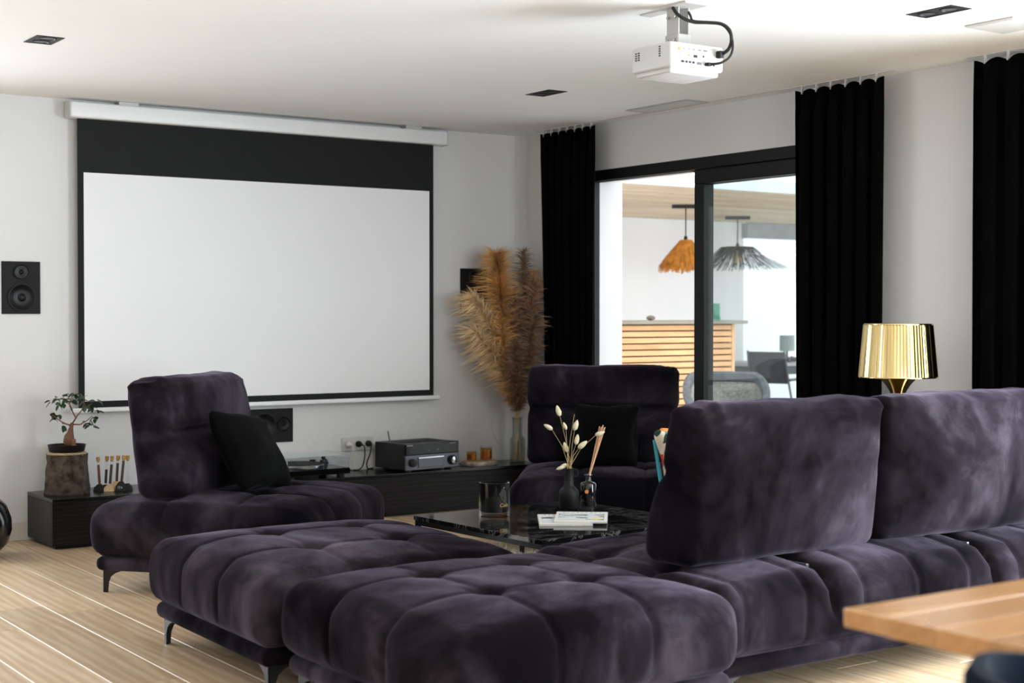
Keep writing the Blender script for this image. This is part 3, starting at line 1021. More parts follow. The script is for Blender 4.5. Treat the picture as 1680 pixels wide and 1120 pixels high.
# tips and bends of the bunch, which leans out of the corner to the left: (across, towards the room, height)
def pw(ac, out, z): return (VX + .8223 * ac - .569 * out, VY - .569 * ac - .8223 * out, z)


PA = [
    ('broad golden pampas plume at the top left of the bunch', pw(-.14, .16, 1.67), pw(-.08, .06, 1.15), .15, .40, M_PAMG, 2600, 1, (-.2, -.2)),
    ('narrow dark grey-brown pampas plume standing tallest on the right', pw(.045, .04, 1.70), pw(.02, .02, 1.1), .085, .48, M_PAMB, 1700, 2, (0, 0)),
    ('pale cream pampas plume bending far out to the left', pw(-.30, .25, 1.39), pw(-.10, .08, 1.00), .13, .52, M_PAMC, 2300, 3, (-.6, .3)),
    ('cream pampas plume drooping left below the pale one', pw(-.29, .27, 1.17), pw(-.085, .09, .88), .12, .58, M_PAMC, 2000, 4, (-.6, .3)),
    ('golden brown pampas plume in the middle left of the bunch', pw(-.11, .16, 1.22), pw(-.06, .10, .88), .115, .66, M_PAMG, 2000, 5, (-.1, 0)),
    ('mauve pampas plume in the heart of the bunch', pw(-.03, .10, 1.42), pw(-.02, .06, .95), .125, .66, M_PAMM, 2200, 6, (0, 0)),
    ('mauve pampas plume low in front of the bunch', pw(-.01, .20, 1.08), pw(0, .12, .80), .105, .68, M_PAMB, 1800, 7, (0, 0)),
    ('brown pampas plume leaning right against the curtain', pw(.12, .10, 1.48), pw(.05, .06, 1.0), .12, .60, M_PAMM, 1900, 8, (.1, 0)),
    ('brown pampas plume lowest on the right by the armchair', pw(.12, .18, 1.26), pw(.05, .11, .88), .115, .64, M_PAMB, 1800, 9, (.1, 0)),
    ('golden pampas plume behind the dark tall one', pw(.11, .0, 1.56), pw(.06, .0, 1.0), .10, .5, M_PAMG, 1300, 10, (0, 0)),
]
for a in PA:
    pampas(*a)
t = thing('curling_stem', 'thin bare stem curling out of the pampas towards the amber jars', 'dried grass', (VX, VY, ZT + .015), 0, 'pampas stems in the tall glass vase')
P0 = Vector((VX, VY, ZT + .015))
MB().tube(smooth([Vector(p) - P0 for p in ((VX + .01, VY, ZT + .02), (VX - .01, VY - .01, .60), (5.66, 8.16, .70), (5.55, 8.12, .69), (5.47, 8.11, .62), (5.45, 8.11, .53), (5.48, 8.12, .46), (5.515, 8.12, .415))]), .0016, 6).build('stem', M_PAMM, t)

# ------------------------------------------------------------------ coffee table and what stands on it
t = thing('coffee_table', 'square black marble coffee table with slim metal legs', 'table', (4.02, 5.445, 0), 3)
h = .4725
MB().box(-h, h, -h, h, .325, .345, .001, 1).build('marble_top', M_MARBLE, t, 0)
b = MB()
for s in (-1, 1):
    b.box(-h + .005, h - .005, s * (h - .015) - .010, s * (h - .015) + .010, .303, .3245)
    b.box(s * (h - .015) - .010, s * (h - .015) + .010, -h + .025, h - .025, .303, .3245)
b.build('frame', M_BLKMETAL, t, 0)
for sx in (-1, 1):
    for sy in (-1, 1):
        MB().box(sx * (h - .015) - .010, sx * (h - .015) + .010, sy * (h - .015) - .010, sy * (h - .015) + .010, 0.012, .303).build('leg', M_BLKMETAL, t, 0)
ZK = .345

t = thing('candle_glass', 'large black glass candle with gold script on the coffee table', 'candle', (3.815, 5.655, ZK))
r, hh = .072, .158
MB().lathe([(0, 0), (r * .93, 0), (r, .006), (r, hh), (r * .955, hh + .002), (r * .955, .030), (r * .9, .024), (0, .022)], 48).build('glass', M_GLASS, t, 50)
MB().lathe([(0, .0235), (r * .9, .0245), (r * .945, .031), (r * .945, hh - .004), (r * .93, hh - .004), (r * .93, .10), (0, .10)], 48).build('black_lining', M_CANDLE, t, 50)
MB().tube([(0, 0, .10), (.001, 0, .118)], .0012).build('wick', M_WHITEPL, t)
txt = text_mesh('gold_script', 'Colis', .024, M_BRASSTXT, t, Matrix.Rotation(R(-34.68 + 38), 4, 'Z') @ T(0, -r - .0006, .058) @ RX(90), .35, .0003)
for v in txt.data.vertices:      # wrap the lettering round the glass
    q = Matrix.Rotation(R(34.68 - 38), 4, 'Z') @ v.co
    a = q.x / (r + .0006); rr = -q.y
    v.co = Matrix.Rotation(R(-34.68 + 38), 4, 'Z') @ Vector((rr * math.sin(a), -rr * math.cos(a), q.z))

BX, BY = 4.265, 5.685
t = thing('bottle_vase', 'matt black bottle vase holding dried bunny-tail grass', 'vase', (BX, BY, ZK))
MB().lathe([(0, 0), (.044, 0), (.048, .004), (.048, .072), (.044, .088), (.030, .102), (.023, .112), (.020, .185), (.022, .192), (.016, .192), (.014, .115), (.030, .09), (.030, .012), (0, .012)], 40).build('body', M_MATTEBLK, t, 60)
RT = Vector((.8223, -.5690, 0)); FW = Vector((.569, .8223, 0))
MB().tube([Vector((0, 0, .180)) + RT * .018, Vector((0, 0, .187)) + RT * .034, Vector((0, 0, .178)) + RT * .044, Vector((0, 0, .155)) + RT * .042, Vector((0, 0, .150)) + RT * .020], .0035).build('handle', M_MATTEBLK, t)

t = thing('reed_diffuser', 'dark glass reed diffuser with an orange seal beside the bottle vase', 'diffuser', (4.405, 5.715, ZK))
MB().lathe([(0, 0), (.036, 0), (.039, .004), (.039, .105), (.034, .113), (.015, .118), (.013, .122), (.013, .150), (.010, .150), (.010, .122), (.03, .108), (.035, .008), (0, .008)], 36).build('flask', M_BLKSHEEN, t, 60)
MB().lathe([(.0135, .146), (.019, .148), (.019, .153), (.010, .153), (.010, .146)], 30).build('collar', M_CHROME, t, 40)
b = MB().cyl((0, -.0005, 0), (0, .0008, 0), .0095, seg=20, M=Matrix.Rotation(R(-34.68 - 5), 4, 'Z') @ T(-.006, -.0392, .072))
b.build('seal', M_ORANGELBL, t, 0)
DP = Vector((4.405, 5.715, ZK))
for k in range(7):
    a = random.uniform(-1, 1); c = random.uniform(-1, 1)
    p0 = RT * (-.004 + .003 * a) + FW * (.003 * c) + Vector((0, 0, .02))
    p1 = RT * (.066 + .020 * a) + FW * (.018 * c) + Vector((0, 0, .375 + .02 * random.random()))
    pm = Vector((.0, .0, .150)) + RT * (.006 + .003 * a)
    t = thing('reed_stick', 'thin wooden reed in the bundle leaning out of the dark diffuser', 'reed', (4.405, 5.715, ZK), 0, 'reeds in the diffuser')
    MB().tube([pm + (pm - p1) * .45 * .3, pm, p1], .0026, 6).build('reed', M_REED, t)


def bunny(label, ox, oz, od, head=True, size=1.0, lean=0.0):
    t = thing('bunny_tail', label, 'dried grass', (BX, BY, ZK), 0, 'bunny tails in the black bottle vase')
    base_ = Vector((random.uniform(-.006, .006), random.uniform(-.006, .006), .10))
    neck = Vector((random.uniform(-.009, .009), random.uniform(-.009, .009), .195))
    tip = RT * ox + FW * od + Vector((0, 0, oz))
    mid = neck.lerp(tip, .5) + Vector((0, 0, .012)) - RT * ox * .08
    MB().tube([base_, neck, mid, tip], [.0013, .0013, .0011, .0009], 6).build('stalk', M_STRAW, t)
    if head:
        d = (tip - mid).normalized()
        d = (d + RT * lean).normalized()
        q = d.to_track_quat('Z', 'Y').to_matrix().to_4x4()
        vs = [(0, 0), (.006, .002), (.0105, .010), (.0120, .020), (.0105, .032), (.0065, .043), (.002, .050), (0, .052)]
        o = MB().lathe([(a * size, z * size) for a, z in vs], 14, Matrix.Translation(tip - d * .004) @ q).build('seed_head', M_BUNNY, t, 180)
        for v in o.data.vertices:
            v.co += Vector((nz3(v.co.x * 300, v.co.y * 300, v.co.z * 300), nz3(v.co.y * 300, v.co.z * 300, 5), 0)) * .0022
    return t


PXM = 7.2 / 2437
def bt(px, py): return ((px - 936) * PXM, (835 - py) * PXM)
for lb, px_, py_, sz, ln in (
        ('tallest bunny-tail stem standing above the others', 921, 684, 1.05, -.05),
        ('bunny-tail stem leaning farthest left over the table', 908, 706, .95, -.9),
        ('small bunny-tail head just right of the tallest stem', 931, 706, .75, -.3),
        ('upright bunny-tail head second highest in the black bottle', 945, 707, 1.05, .15),
        ('left head of the close pair of bunny tails', 948, 731, 1.0, -.15),
        ('right head of the close pair of bunny tails', 952, 737, 1.1, .35),
        ('bunny-tail stem reaching far right past the reeds', 980, 716, .95, 1.2),
        ('bunny-tail head in the middle of the bunch', 933, 743, 1.0, .1),
        ('low bunny-tail head just above the bottle mouth', 932, 764, .95, .0),
        ('lowest bunny-tail head drooping over the bottle rim', 926, 768, .75, -.4)):
    a, c = bt(px_, py_)
    bunny(lb, a, c, random.uniform(-.03, .03), True, sz, ln)
a, c = bt(945, 682)
bunny('bare stalk without a head in the bottle vase', a, c, 0, False)


def magazine(label, cx, cy, rz, z, th, mat, w_=.235, h_=.315):
    t = thing('magazine', label, 'magazine', (cx, cy, z), rz)
    MB().box(-w_ / 2, w_ / 2, -h_ / 2, h_ / 2, 0, th, .001, 1).build('pages', M_PAPER, t, 0)
    MB().box(-w_ / 2 + .014, w_ / 2 - .014, -h_ / 2 + .03, h_ / 2 - .055, th, th + .0005).build('cover_picture', mat, t, 0)
    for k in range(9):
        x_ = -w_ / 2 + .03 + k * .021
        MB().box(x_, x_ + (.005 if k % 3 else .009), h_ / 2 - .032, h_ / 2 - .022, th, th + .0006).build('title_mark', M_GREYDRK, t, 0)
    return t


magazine('white magazine lying underneath on the coffee table', 3.985, 5.345, -34, ZK, .010, M_PRINT2)
t = magazine('upper white magazine with a yellow flash on its cover', 4.055, 5.312, -39, ZK + .0107, .009, M_PRINT)
MB().lathe([(.026, 0), (.026, .0004), (0, .0004)], 20, T(.070, -.085, .0096) @ Matrix.Diagonal((1, .7, 1, 1))).build('yellow_flash', M_YELLOWP, t, 0)

# rug under the table
def rug():
    rng = random.Random(3)
    o = tag(MB().box(3.62, 5.05, 4.70, 6.76, .0, .010, .003, 1).build('rug', M_RUG, smooth=0), 'cream shaggy rug showing beneath the coffee table', 'rug')
    vs, fs = [], []
    for k in range(6500):
        x_ = rng.uniform(3.62, 5.05); y_ = rng.uniform(4.7, 6.76) if k < 3000 else rng.uniform(6.3, 6.77)
        dx, dy = rng.uniform(-.02, .02), rng.uniform(-.02, .02); hh = rng.uniform(.014, .030)
        i = len(vs)
        vs += [(x_ - .003, y_, .008), (x_ + .003, y_ + .002, .008), (x_ + dx, y_ + dy, .008 + hh)]
        fs.append((i, i + 1, i + 2))
    p = MB().raw(vs, fs).build('pile', M_RUG, o, 0)
    p['kind'] = 'stuff'


rug()

# ------------------------------------------------------------------ log with bonsai, corked tubes, ball vase
ZL = .275
t = thing('log_stump', 'rough bark log standing on the low black cabinet', 'log', (2.665, 8.215, ZL))
rng = random.Random(2)
N = 64; prof = [(.124, 0), (.121, .03), (.116, .09), (.112, .15), (.108, .205), (.110, .222)]
vs, fs = [], []
for j in range(24):
    u = j / 23; z = .222 * u
    k = u * (len(prof) - 1); a = min(int(k), len(prof) - 2); f = k - a
    r0 = prof[a][0] * (1 - f) + prof[a + 1][0] * f
    for i in range(N):
        an = 2 * math.pi * i / N
        rr = r0 + .006 * nz3(math.cos(an) * 9, math.sin(an) * 9, z * 14) + .004 * nz3(math.cos(an) * 26, math.sin(an) * 26, z * 30)
        vs.append((rr * math.cos(an), rr * math.sin(an), z))
for j in range(23):
    for i in range(N):
        n = (i + 1) % N
        fs.append((j * N + i, j * N + n, (j + 1) * N + n, (j + 1) * N + i))
fs.append(tuple(range(N - 1, -1, -1)))
MB().raw(vs, fs).build('bark', M_BARK, t, 180)
MB().lathe([(.1065, .214), (.1065, .228), (.098, .232), (0, .232)], 64).build('sawn_top', M_LOGEND, t, 40)
ZP = ZL + .2325
t = thing('bonsai', 'small ficus bonsai in a black dish on the log', 'plant', (2.665, 8.215, ZP))
MB().lathe([(0, 0), (.088, 0), (.096, .006), (.102, .036), (.104, .040), (.098, .040), (.094, .028), (0, .028)], 48).build('dish', M_MATTEBLK, t, 50)
MB().lathe([(.094, .028), (.06, .032), (0, .035)], 36).build('soil', M_SOIL, t, 60)
K = 8.35 / 2437
def bp(px_, py_, d=0.0): return RT * ((px_ - 109) * K) + FW * d + Vector((0, 0, .04 + (735 - py_) * K))
MB().tube([bp(114, 741), bp(112, 730), bp(113, 722), bp(115, 715), bp(116, 708), bp(118, 700)], [.020, .030, .027, .017, .012, .009], 14).build('root_trunk', M_TRUNK, t, 180)
for pts_ in ([bp(110, 738, .005), bp(107, 745, .005)], [bp(121, 736, -.012), bp(123, 745, -.012)]):
    MB().tube([pts_[0] + Vector((0, 0, .035)), pts_[0], pts_[1]], [.012, .014, .010], 10).build('root_lobe', M_TRUNK, t, 180)
BR = [[(118, 701, 0), (124, 692, 0), (117, 680, .01), (112, 670, .02), (104, 665, .02)],
      [(120, 698, 0), (127, 688, -.01), (136, 678, -.02), (144, 673, -.02), (152, 668, -.02)],
      [(116, 704, 0), (106, 700, -.02), (96, 692, -.03), (88, 686, -.03)],
      [(120, 702, 0), (132, 702, -.02), (144, 696, -.03), (153, 688, -.03)],
      [(117, 680, .01), (114, 668, -.01), (118, 660, -.02)],
      [(136, 678, -.02), (137, 669, .01), (134, 662, .02)]]
for path in BR:
    p = [bp(*q) for q in path]
    MB().tube(p, [.0048 - .003 * i / (len(p) - 1) for i in range(len(p))], 7).build('branch', M_TRUNK, t, 180)
lf = MB().raw([(0, 0, 0), (.010, .011, .003), (.022, .013, .002), (.036, .009, -.003), (.046, 0, -.008), (.036, -.009, -.003), (.022, -.013, .002), (.010, -.011, .003), (.022, 0, -.003)],
              [(0, 1, 8), (1, 2, 8), (2, 3, 8), (3, 4, 8), (4, 5, 8), (5, 6, 8), (6, 7, 8), (7, 0, 8)]).build('leaf', M_LEAF, t, 180)
lm = lf.data; bpy.data.objects.remove(lf)
rng = random.Random(12)
LC = [(93, 660, 9, 9), (104, 665, 10, 9), (112, 658, 8, 8), (122, 655, 8, 7), (132, 660, 6, 6), (140, 668, 5, 6), (150, 672, 5, 6), (158, 680, 4, 4), (154, 690, 4, 5), (144, 698, 4, 4), (84, 690, 6, 6), (92, 686, 3, 5), (104, 703, 3, 4), (148, 705, 3, 3), (157, 664, 3, 4)]
for (px_, py_, n_, sp) in LC:
    for k in range(n_):
        p = bp(px_ + rng.uniform(-sp, sp), py_ + rng.uniform(-sp, sp) * .8, rng.uniform(-.05, .05))
        s_ = rng.uniform(.75, 1.15)
        share('leaf', lm, t, p, (rng.uniform(-.7, .7), rng.uniform(-.2, .9), rng.uniform(0, 6.28)), (s_, s_, s_))

# corked spice tubes standing in faceted blocks
K2 = 8.32 / 2437
TO = Vector((2.912, 8.19, ZL))
def tp(px_, py_, d=0.0): return RT * ((px_ - 182) * K2) + FW * d + Vector((0, 0, (806 - py_) * K2))
TUB = [((162.8, 797), (159.7, 750), M_SPICE, .84, 'leftmost corked glass tube, filled with rust-red spice', M_RUBBER, 'black'),
       ((170.8, 797), (173.8, 749), M_SPICED, .60, 'corked glass tube filled little more than half, beside the leftmost', M_RUBBER, 'black'),
       ((179.5, 797), (183.4, 748.5), M_SPICED, .82, 'third corked glass tube from the log', M_LIGHTWD, 'birch'),
       ((188.5, 797), (192.3, 748), M_SPICED, .86, 'fourth corked glass tube from the log', M_LIGHTWD, 'birch'),
       ((198.2, 797), (202.7, 747.5), M_SPICED, .98, 'fully filled corked glass tube in the block with white marks', M_RUBBER, 'marked'),
       ((206.8, 797), (208.0, 748), None, 0, 'empty corked glass tube nearest the armchair', M_RUBBER, 'black')]
for k, (a, c, fill, lev, lb, bm_, _) in enumerate(TUB):
    d_ = (-.012, .010, -.010, .012, -.008, .014)[k]
    t = thing('corked_tube', lb, 'glass tube', TO, 0, 'corked tubes on the low cabinet')
    p0, p1 = tp(*a, d_), tp(*c, d_ * .5)
    ax = (p1 - p0); L = ax.length; u = ax.normalized(); q = Matrix.Translation(p0) @ u.to_track_quat('Z', 'Y').to_matrix().to_4x4()
    MB().lathe([(0, 0), (.0075, .004), (.0085, .012), (.0085, L - .022), (.0078, L - .022), (.0076, .012), (0, .008)], 18, q).build('glass', M_GLASS, t, 60)
    MB().lathe([(0, L - .030), (.0074, L - .030), (.0078, L - .022), (.0102, L - .021), (.0108, L), (0, L)], 18, q).build('cork', M_CORK, t, 40)
    if fill:
        MB().lathe([(0, .008), (.0074, .012), (.0074, .012 + (L - .036) * lev), (0, .012 + (L - .036) * lev)], 18, q).build('spice', fill, t, 60)
    # faceted block the tube stands in
    t2 = thing('tube_block', ('faceted black block under the leftmost corked tube', 'faceted black block under the half filled tube', 'faceted birch block under the third tube from the log',
                              'pale birch block under the fourth tube from the log', 'dark block with white marks under the full tube', 'plain black block nearest the armchair')[k], 'holder', TO, 0, 'blocks holding the corked tubes')
    w1, w2, hh = .030, .020, (.040, .034, .038, .055, .055, .040)[k]
    c0 = tp(a[0] - .5, 806, d_)
    MB().raw([tuple(c0 + RT * x_ + FW * y_ + Vector((0, 0, z_))) for x_, y_, z_ in
              ((-w1, -w2, 0), (w1, -w2, 0), (w1, w2, 0), (-w1, w2, 0), (-w1 * .75 - .004, -w2 * .7, hh * .55), (w1 * .95, -w2 * .8, hh * .5), (w1 * .8, w2 * .7, hh * .6), (-w1 * .7, w2 * .8, hh * .5),
               (-w1 * .25, -w2 * .5, hh), (w1 * .45, -w2 * .45, hh * .92), (w1 * .3, w2 * .5, hh), (-w1 * .35, w2 * .45, hh * .95))],
             [(3, 2, 1, 0), (0, 1, 5, 4), (1, 2, 6, 5), (2, 3, 7, 6), (3, 0, 4, 7), (4, 5, 9, 8), (5, 6, 10, 9), (6, 7, 11, 10), (7, 4, 8, 11), (8, 9, 10, 11)]).build('block', bm_, t2, 0)
    if k == 4:
        text_mesh('white_mark', 'IT4', .020, M_WHTXT, t2, Matrix.Translation(c0 + Vector((0, 0, .020)) - FW * .0195) @ RZ(-34.68) @ RX(85))

t = thing('ball_vase', 'glossy black ball vase at the left edge by the wall', 'vase', (2.115, 7.98, 0))
MB().lathe([(0, 0), (.06, 0), (.10, .018), (.150, .07), (.172, .14), (.170, .20), (.145, .27), (.10, .315), (.060, .330), (.055, .345), (.062, .352), (.050, .352), (.045, .33), (.0, .30)], 56).build('body', M_BLKSHEEN, t, 60)
MB().lathe([(.062, .350), (.066, .356), (.058, .360), (.050, .354)], 56).build('rim', M_BLKSHEEN, t, 60)

# ------------------------------------------------------------------ ceiling fittings
def spot(label, cx, cy, hx, hy):
    t = thing('ceiling_spot', label, 'downlight', (cx, cy, ZC), 0, 'black double downlights in the ceiling')
    b = MB()
    b.box(-hx, hx, -hy, -hy + .008, -.003, .0).box(-hx, hx, hy - .008, hy, -.003, 0).box(-hx, -hx + .008, -hy + .008, hy - .008, -.003, 0).box(hx - .008, hx, -hy + .008, hy - .008, -.003, 0)
    b.build('trim_frame', M_BLKMETAL, t, 0)
    MB().box(-hx + .008, hx - .008, -hy + .008, hy - .008, -.0015, 0).build('plate', M_GREYDRK, t, 0)
    for s in (-1, 1):
        l = MB().lathe([(.040, -.0015), (.040, -.004), (.034, -.0045), (.032, -.0020)], 32, T(0, s * hy * .48, 0)).build('lamp_ring', M_BLKMETAL, t, 40)
        MB().lathe([(.031, -.0022), (.015, -.0030), (0, -.0030)], 32, T(0, s * hy * .48, 0)).build('lens', M_GREYMET, l, 40)


spot('black double downlight in the ceiling above the left armchair', 2.07, 6.665, .062, .098)
spot('black double downlight in the ceiling between screen and projector', 4.856, 6.685, .062, .112)
spot('black double downlight at the top right corner of the ceiling', 4.852, 3.98, .062, .115)
t = thing('ceiling_vent', 'long white ventilation grille in the ceiling by the glass door', 'vent', (5.745, 6.70, ZC))
b = MB()
hx, hy = .090, .273
b.box(-hx, hx, -hy, -hy + .022, -.006, 0).box(-hx, hx, hy - .022, hy, -.006, 0).box(-hx, -hx + .022, -hy + .022, hy - .022, -.006, 0).box(hx - .022, hx, -hy + .022, hy - .022, -.006, 0)
b.build('frame', M_MOUNT, t, 0)
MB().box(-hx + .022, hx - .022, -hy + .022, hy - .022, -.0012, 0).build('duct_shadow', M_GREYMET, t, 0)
for k in range(9):
    x_ = -hx + .030 + k * .0150
    MB().box(-.0055, .0055, -hy + .023, hy - .023, -.0006, .0006, 0, 1, T(x_, 0, -.004) @ RY(28)).build('louvre', M_WHITEPL, t, 0)
t = thing('ceiling_speaker', 'flat square white ceiling panel at the top right corner', 'speaker', (5.31, 3.992, ZC))
MB().box(-.128, .128, -.122, .122, -.009, 0, .004, 2).build('rim', M_WHITEPL, t, 0)
MB().box(-.118, .118, -.112, .112, -.0105, -.0085).build('mesh_grille', plain('perforated_white_metal', (.50, .49, .47), .8, 0, .2, .05, 200), t, 0)

# projector on its ceiling mount
t = thing('projector', 'white video projector hung from the ceiling with a loop of black cable', 'projector', (3.93, 4.515, ZC))
b = MB()
b.box(-.062, .062, -.115, .045, -.008, 0, .002, 1).box(-.03, .03, .045, .205, -.006, 0, .002, 1)
b.build('ceiling_plate', M_WHITEPL, t, 0)
MB().box(-.030, -.022, -.035, .035, -.125, -.008, .001, 1).build('mount_arm', M_MOUNT, t, 0)
MB().box(.022, .030, -.035, .035, -.125, -.008, .001, 1).build('mount_arm', M_MOUNT, t, 0)
MB().box(-.036, .036, -.040, .040, -.160, -.112, .004, 1).build('tilt_joint', M_MOUNT, t, 0)
for dy in (-.02, .02):
    for dz in (-.045, -.137):
        MB().cyl((-.041, dy, dz), (-.022, dy, dz), .006, seg=12).build('bolt', M_CHROME, t, 0)
b = MB()
b.box(-.14, .14, -.115, .125, -.265, -.163, .012, 3)
b.box(-.11, .11, -.09, .10, -.180, -.170, .004, 1)
body = b.build('casing', M_WHITEPL, t, 35)
b = MB(); b.box(-.128, .128, -.100, .112, -.284, -.258, .010, 3); b.build('base_shell', M_WHITEPL, t, 35)
MB().box(-.118, .118, -.1165, -.1135, -.253, -.175, .001, 1).build('port_panel', plain('pale_port_panel', (.42, .415, .40), .5), t, 0)
for x_, z_, w_, h_, m_ in ((-.095, -.205, .010, .012, M_ORANGELBL), (-.045, -.228, .008, .008, M_ORANGELBL), (-.012, -.229, .018, .010, M_RUBBER), (-.078, -.254, .014, .008, M_RUBBER), (-.058, -.254, .010, .008, M_RUBBER), (-.040, -.254, .010, .008, M_RUBBER),
                           (-.022, -.254, .010, .008, M_RUBBER), (.008, -.255, .022, .010, M_GREYMET), (.030, -.226, .006, .006, M_RUBBER), (.085, -.256, .007, .007, M_RUBBER), (-.07, -.203, .006, .003, M_GREYMET), (-.045, -.203, .008, .003, M_GREYMET),
                           (-.02, -.203, .010, .003, M_GREYMET), (.01, -.203, .014, .003, M_GREYMET), (.04, -.203, .018, .004, M_GREYMET)):
    MB().box(x_ - w_ / 2, x_ + w_ / 2, -.1185, -.1155, z_ + .015 - h_ / 2, z_ + .015 + h_ / 2).build('port', m_, t, 0)
for k in range(5):
    for y_ in (-.052, .075, .092):
        if y_ > .05 and k == 4: continue
        MB().box(-.1415, -.1385, y_ - .005, y_ + .005, -.217 + k * .009, -.2125 + k * .009).build('vent_slot', M_RUBBER, t, 0)
MB().lathe([(.032, 0), (.036, .004), (.036, .018), (.030, .020), (.026, .010), (0, .006)], 28, T(.06, .122, -.213) @ RX(-90)).build('lens', M_GLOSSBLK, t, 40)
MB().tube(smooth([(-.045, -.02, -.012), (-.05, -.05, -.040), (-.035, -.075, -.062), (0, -.095, -.075), (.04, -.13, -.078), (.08, -.165, -.085), (.105, -.185, -.110), (.115, -.185, -.150), (.118, -.165, -.180), (.110, -.135, -.197)]), .0070, 10).build('power_cable', M_RUBBER, t)
MB().tube(smooth([(.02, -.04, -.025), (.008, -.065, -.045), (.004, -.085, -.068), (.04, -.125, -.076), (.085, -.165, -.088), (.110, -.185, -.125), (.118, -.190, -.175), (.105, -.185, -.215), (.075, -.165, -.238), (.048, -.135, -.241)]), .0050, 10).build('video_cable', M_RUBBER, t)
MB().box(.095, .118, -.142, -.116, -.211, -.183, .003, 1).build('power_connector', M_RUBBER, t, 0)
MB().box(.036, .060, -.140, -.116, -.247, -.235, .002, 1).build('video_connector', M_RUBBER, t, 0)

# ------------------------------------------------------------------ gold lamp on its side table
LX, LY = 5.485, 4.725
t = thing('side_table', 'small black side table hidden behind the sofa under the gold lamp', 'table', (LX, LY, 0))
MB().lathe([(0, .455), (.19, .455), (.195, .460), (.195, .472), (.19, .475), (0, .475)], 48).build('top', M_BLKMETAL, t, 40)
MB().cyl((0, 0, .01), (0, 0, .456), .014, seg=20).build('post', M_BLKMETAL, t)
MB().lathe([(0, 0), (.14, 0), (.14, .008), (.02, .014), (0, .014)], 40).build('foot', M_BLKMETAL, t, 40)
t = thing('gold_lamp', 'mirror gold table lamp with fluted shade behind the sofa', 'lamp', (LX, LY, .475))
z0, z1 = .502, .752
MB().lathe([(.183, z0), (.160, z1), (.1585, z1), (.1815, z0), (.183, z0)], 288, flute=72, famp=.0009).build('shade', M_GOLD, t, 25)
MB().lathe([(.1836, z0 - .001), (.185, z0 + .002), (.1832, z0 + .005), (.1805, z0 + .002)], 72).build('shade_rim', M_GOLD, t, 60)
MB().lathe([(.1603, z1 - .004), (.1615, z1), (.160, z1 + .003), (.157, z1)], 72).build('shade_rim', M_GOLD, t, 60)
half = [(.012, .52), (.020, .50), (.075, .502), (.082, .494), (.060, .470), (.040, .44), (.030, .41), (.034, .385), (.050, .36), (.040, .335), (.026, .32), (.030, .29), (.055, .26), (.075, .22), (.078, .17), (.060, .13), (.036, .11), (.030, .095), (.045, .08), (.080, .06), (.105, .035), (.110, .012), (.100, 0), (.070, .006), (.045, .02), (.02, .03), (0, .03)]
outline = half + [(-a, c) for a, c in reversed(half[:-1])]
for k in range(3):
    MB().prism(outline, .006, RZ(60 * k + 12)).build('baroque_plate', M_GOLD, t, 0)
MB().cyl((0, 0, .50), (0, 0, .60), .012, seg=16).build('socket', M_GLOSSBLK, t)
MB().lathe([(0, .60), (.014, .60), (.028, .63), (.030, .655), (.020, .678), (0, .685)], 24).build('bulb', M_WHITEPL, t, 60)

# ------------------------------------------------------------------ oak dining table and navy chair in the foreground
t = thing('dining_table', 'thick oak dining table corner blurred in the right foreground', 'table', (2.0, 1.85, 0))
for k in range(9):
    y1_ = -k * .105; y0_ = y1_ - .105
    MB().box(.004 if k == 0 else 0, 2.2, y0_ + .0003, y1_ - .0003, .716, .750, .0035 if k == 0 else .0008, 2).build('stave', M_TABLEOAK, t, 0)
for x_ in (.45, 1.9):
    for y_ in (-.20, -.78):
        MB().box(x_ - .03, x_ + .03, y_ - .03, y_ + .03, 0, .660, .003, 1).build('leg', M_BLKMETAL, t, 0)
MB().box(.40, 1.95, -.84, -.14, .660, .716, .002, 1).build('apron', M_BLKMETAL, t, 0)

t = thing('dining_chair', 'dark navy chair at the oak table, only the top of its back in the picture', 'chair', (1.78, 1.09, 0), -90)
n_ = 26
vs, fs = [], []
for j, (zz, ro) in enumerate(((.50, .225), (.55, .242), (.65, .250), (.74, .252), (.795, .250), (.812, .240), (.812, .222), (.79, .214), (.65, .212), (.55, .205), (.50, .19))):
    for i in range(n_ + 1):
        a = R(-118 + 236 * i / n_)
        drop = .10 * max(0, abs(-118 + 236 * i / n_) / 118 - .55) ** 1.3 if zz > .6 else 0
        vs.append((ro * math.sin(a), -ro * math.cos(a), zz - drop))
for j in range(11):
    j2 = (j + 1) % 11
    for i in range(n_):
        fs.append((j * (n_ + 1) + i, j * (n_ + 1) + i + 1, j2 * (n_ + 1) + i + 1, j2 * (n_ + 1) + i))
fs.append(tuple(j * (n_ + 1) for j in range(11))); fs.append(tuple(j * (n_ + 1) + n_ for j in reversed(range(11))))
MB().raw(vs, fs).build('backrest', M_NAVY, t, 50)
MB().lathe([(0, .42), (.20, .42), (.225, .435), (.225, .475), (.20, .495), (0, .500)], 40).build('seat', M_NAVY, t, 60)
for sx in (-1, 1):
    for sy in (-1, 1):
        MB().cyl((sx * .14, sy * .14, .425), (sx * .20, sy * .20, 0), .013, .009, 12).build('leg', M_BLKMETAL, t)

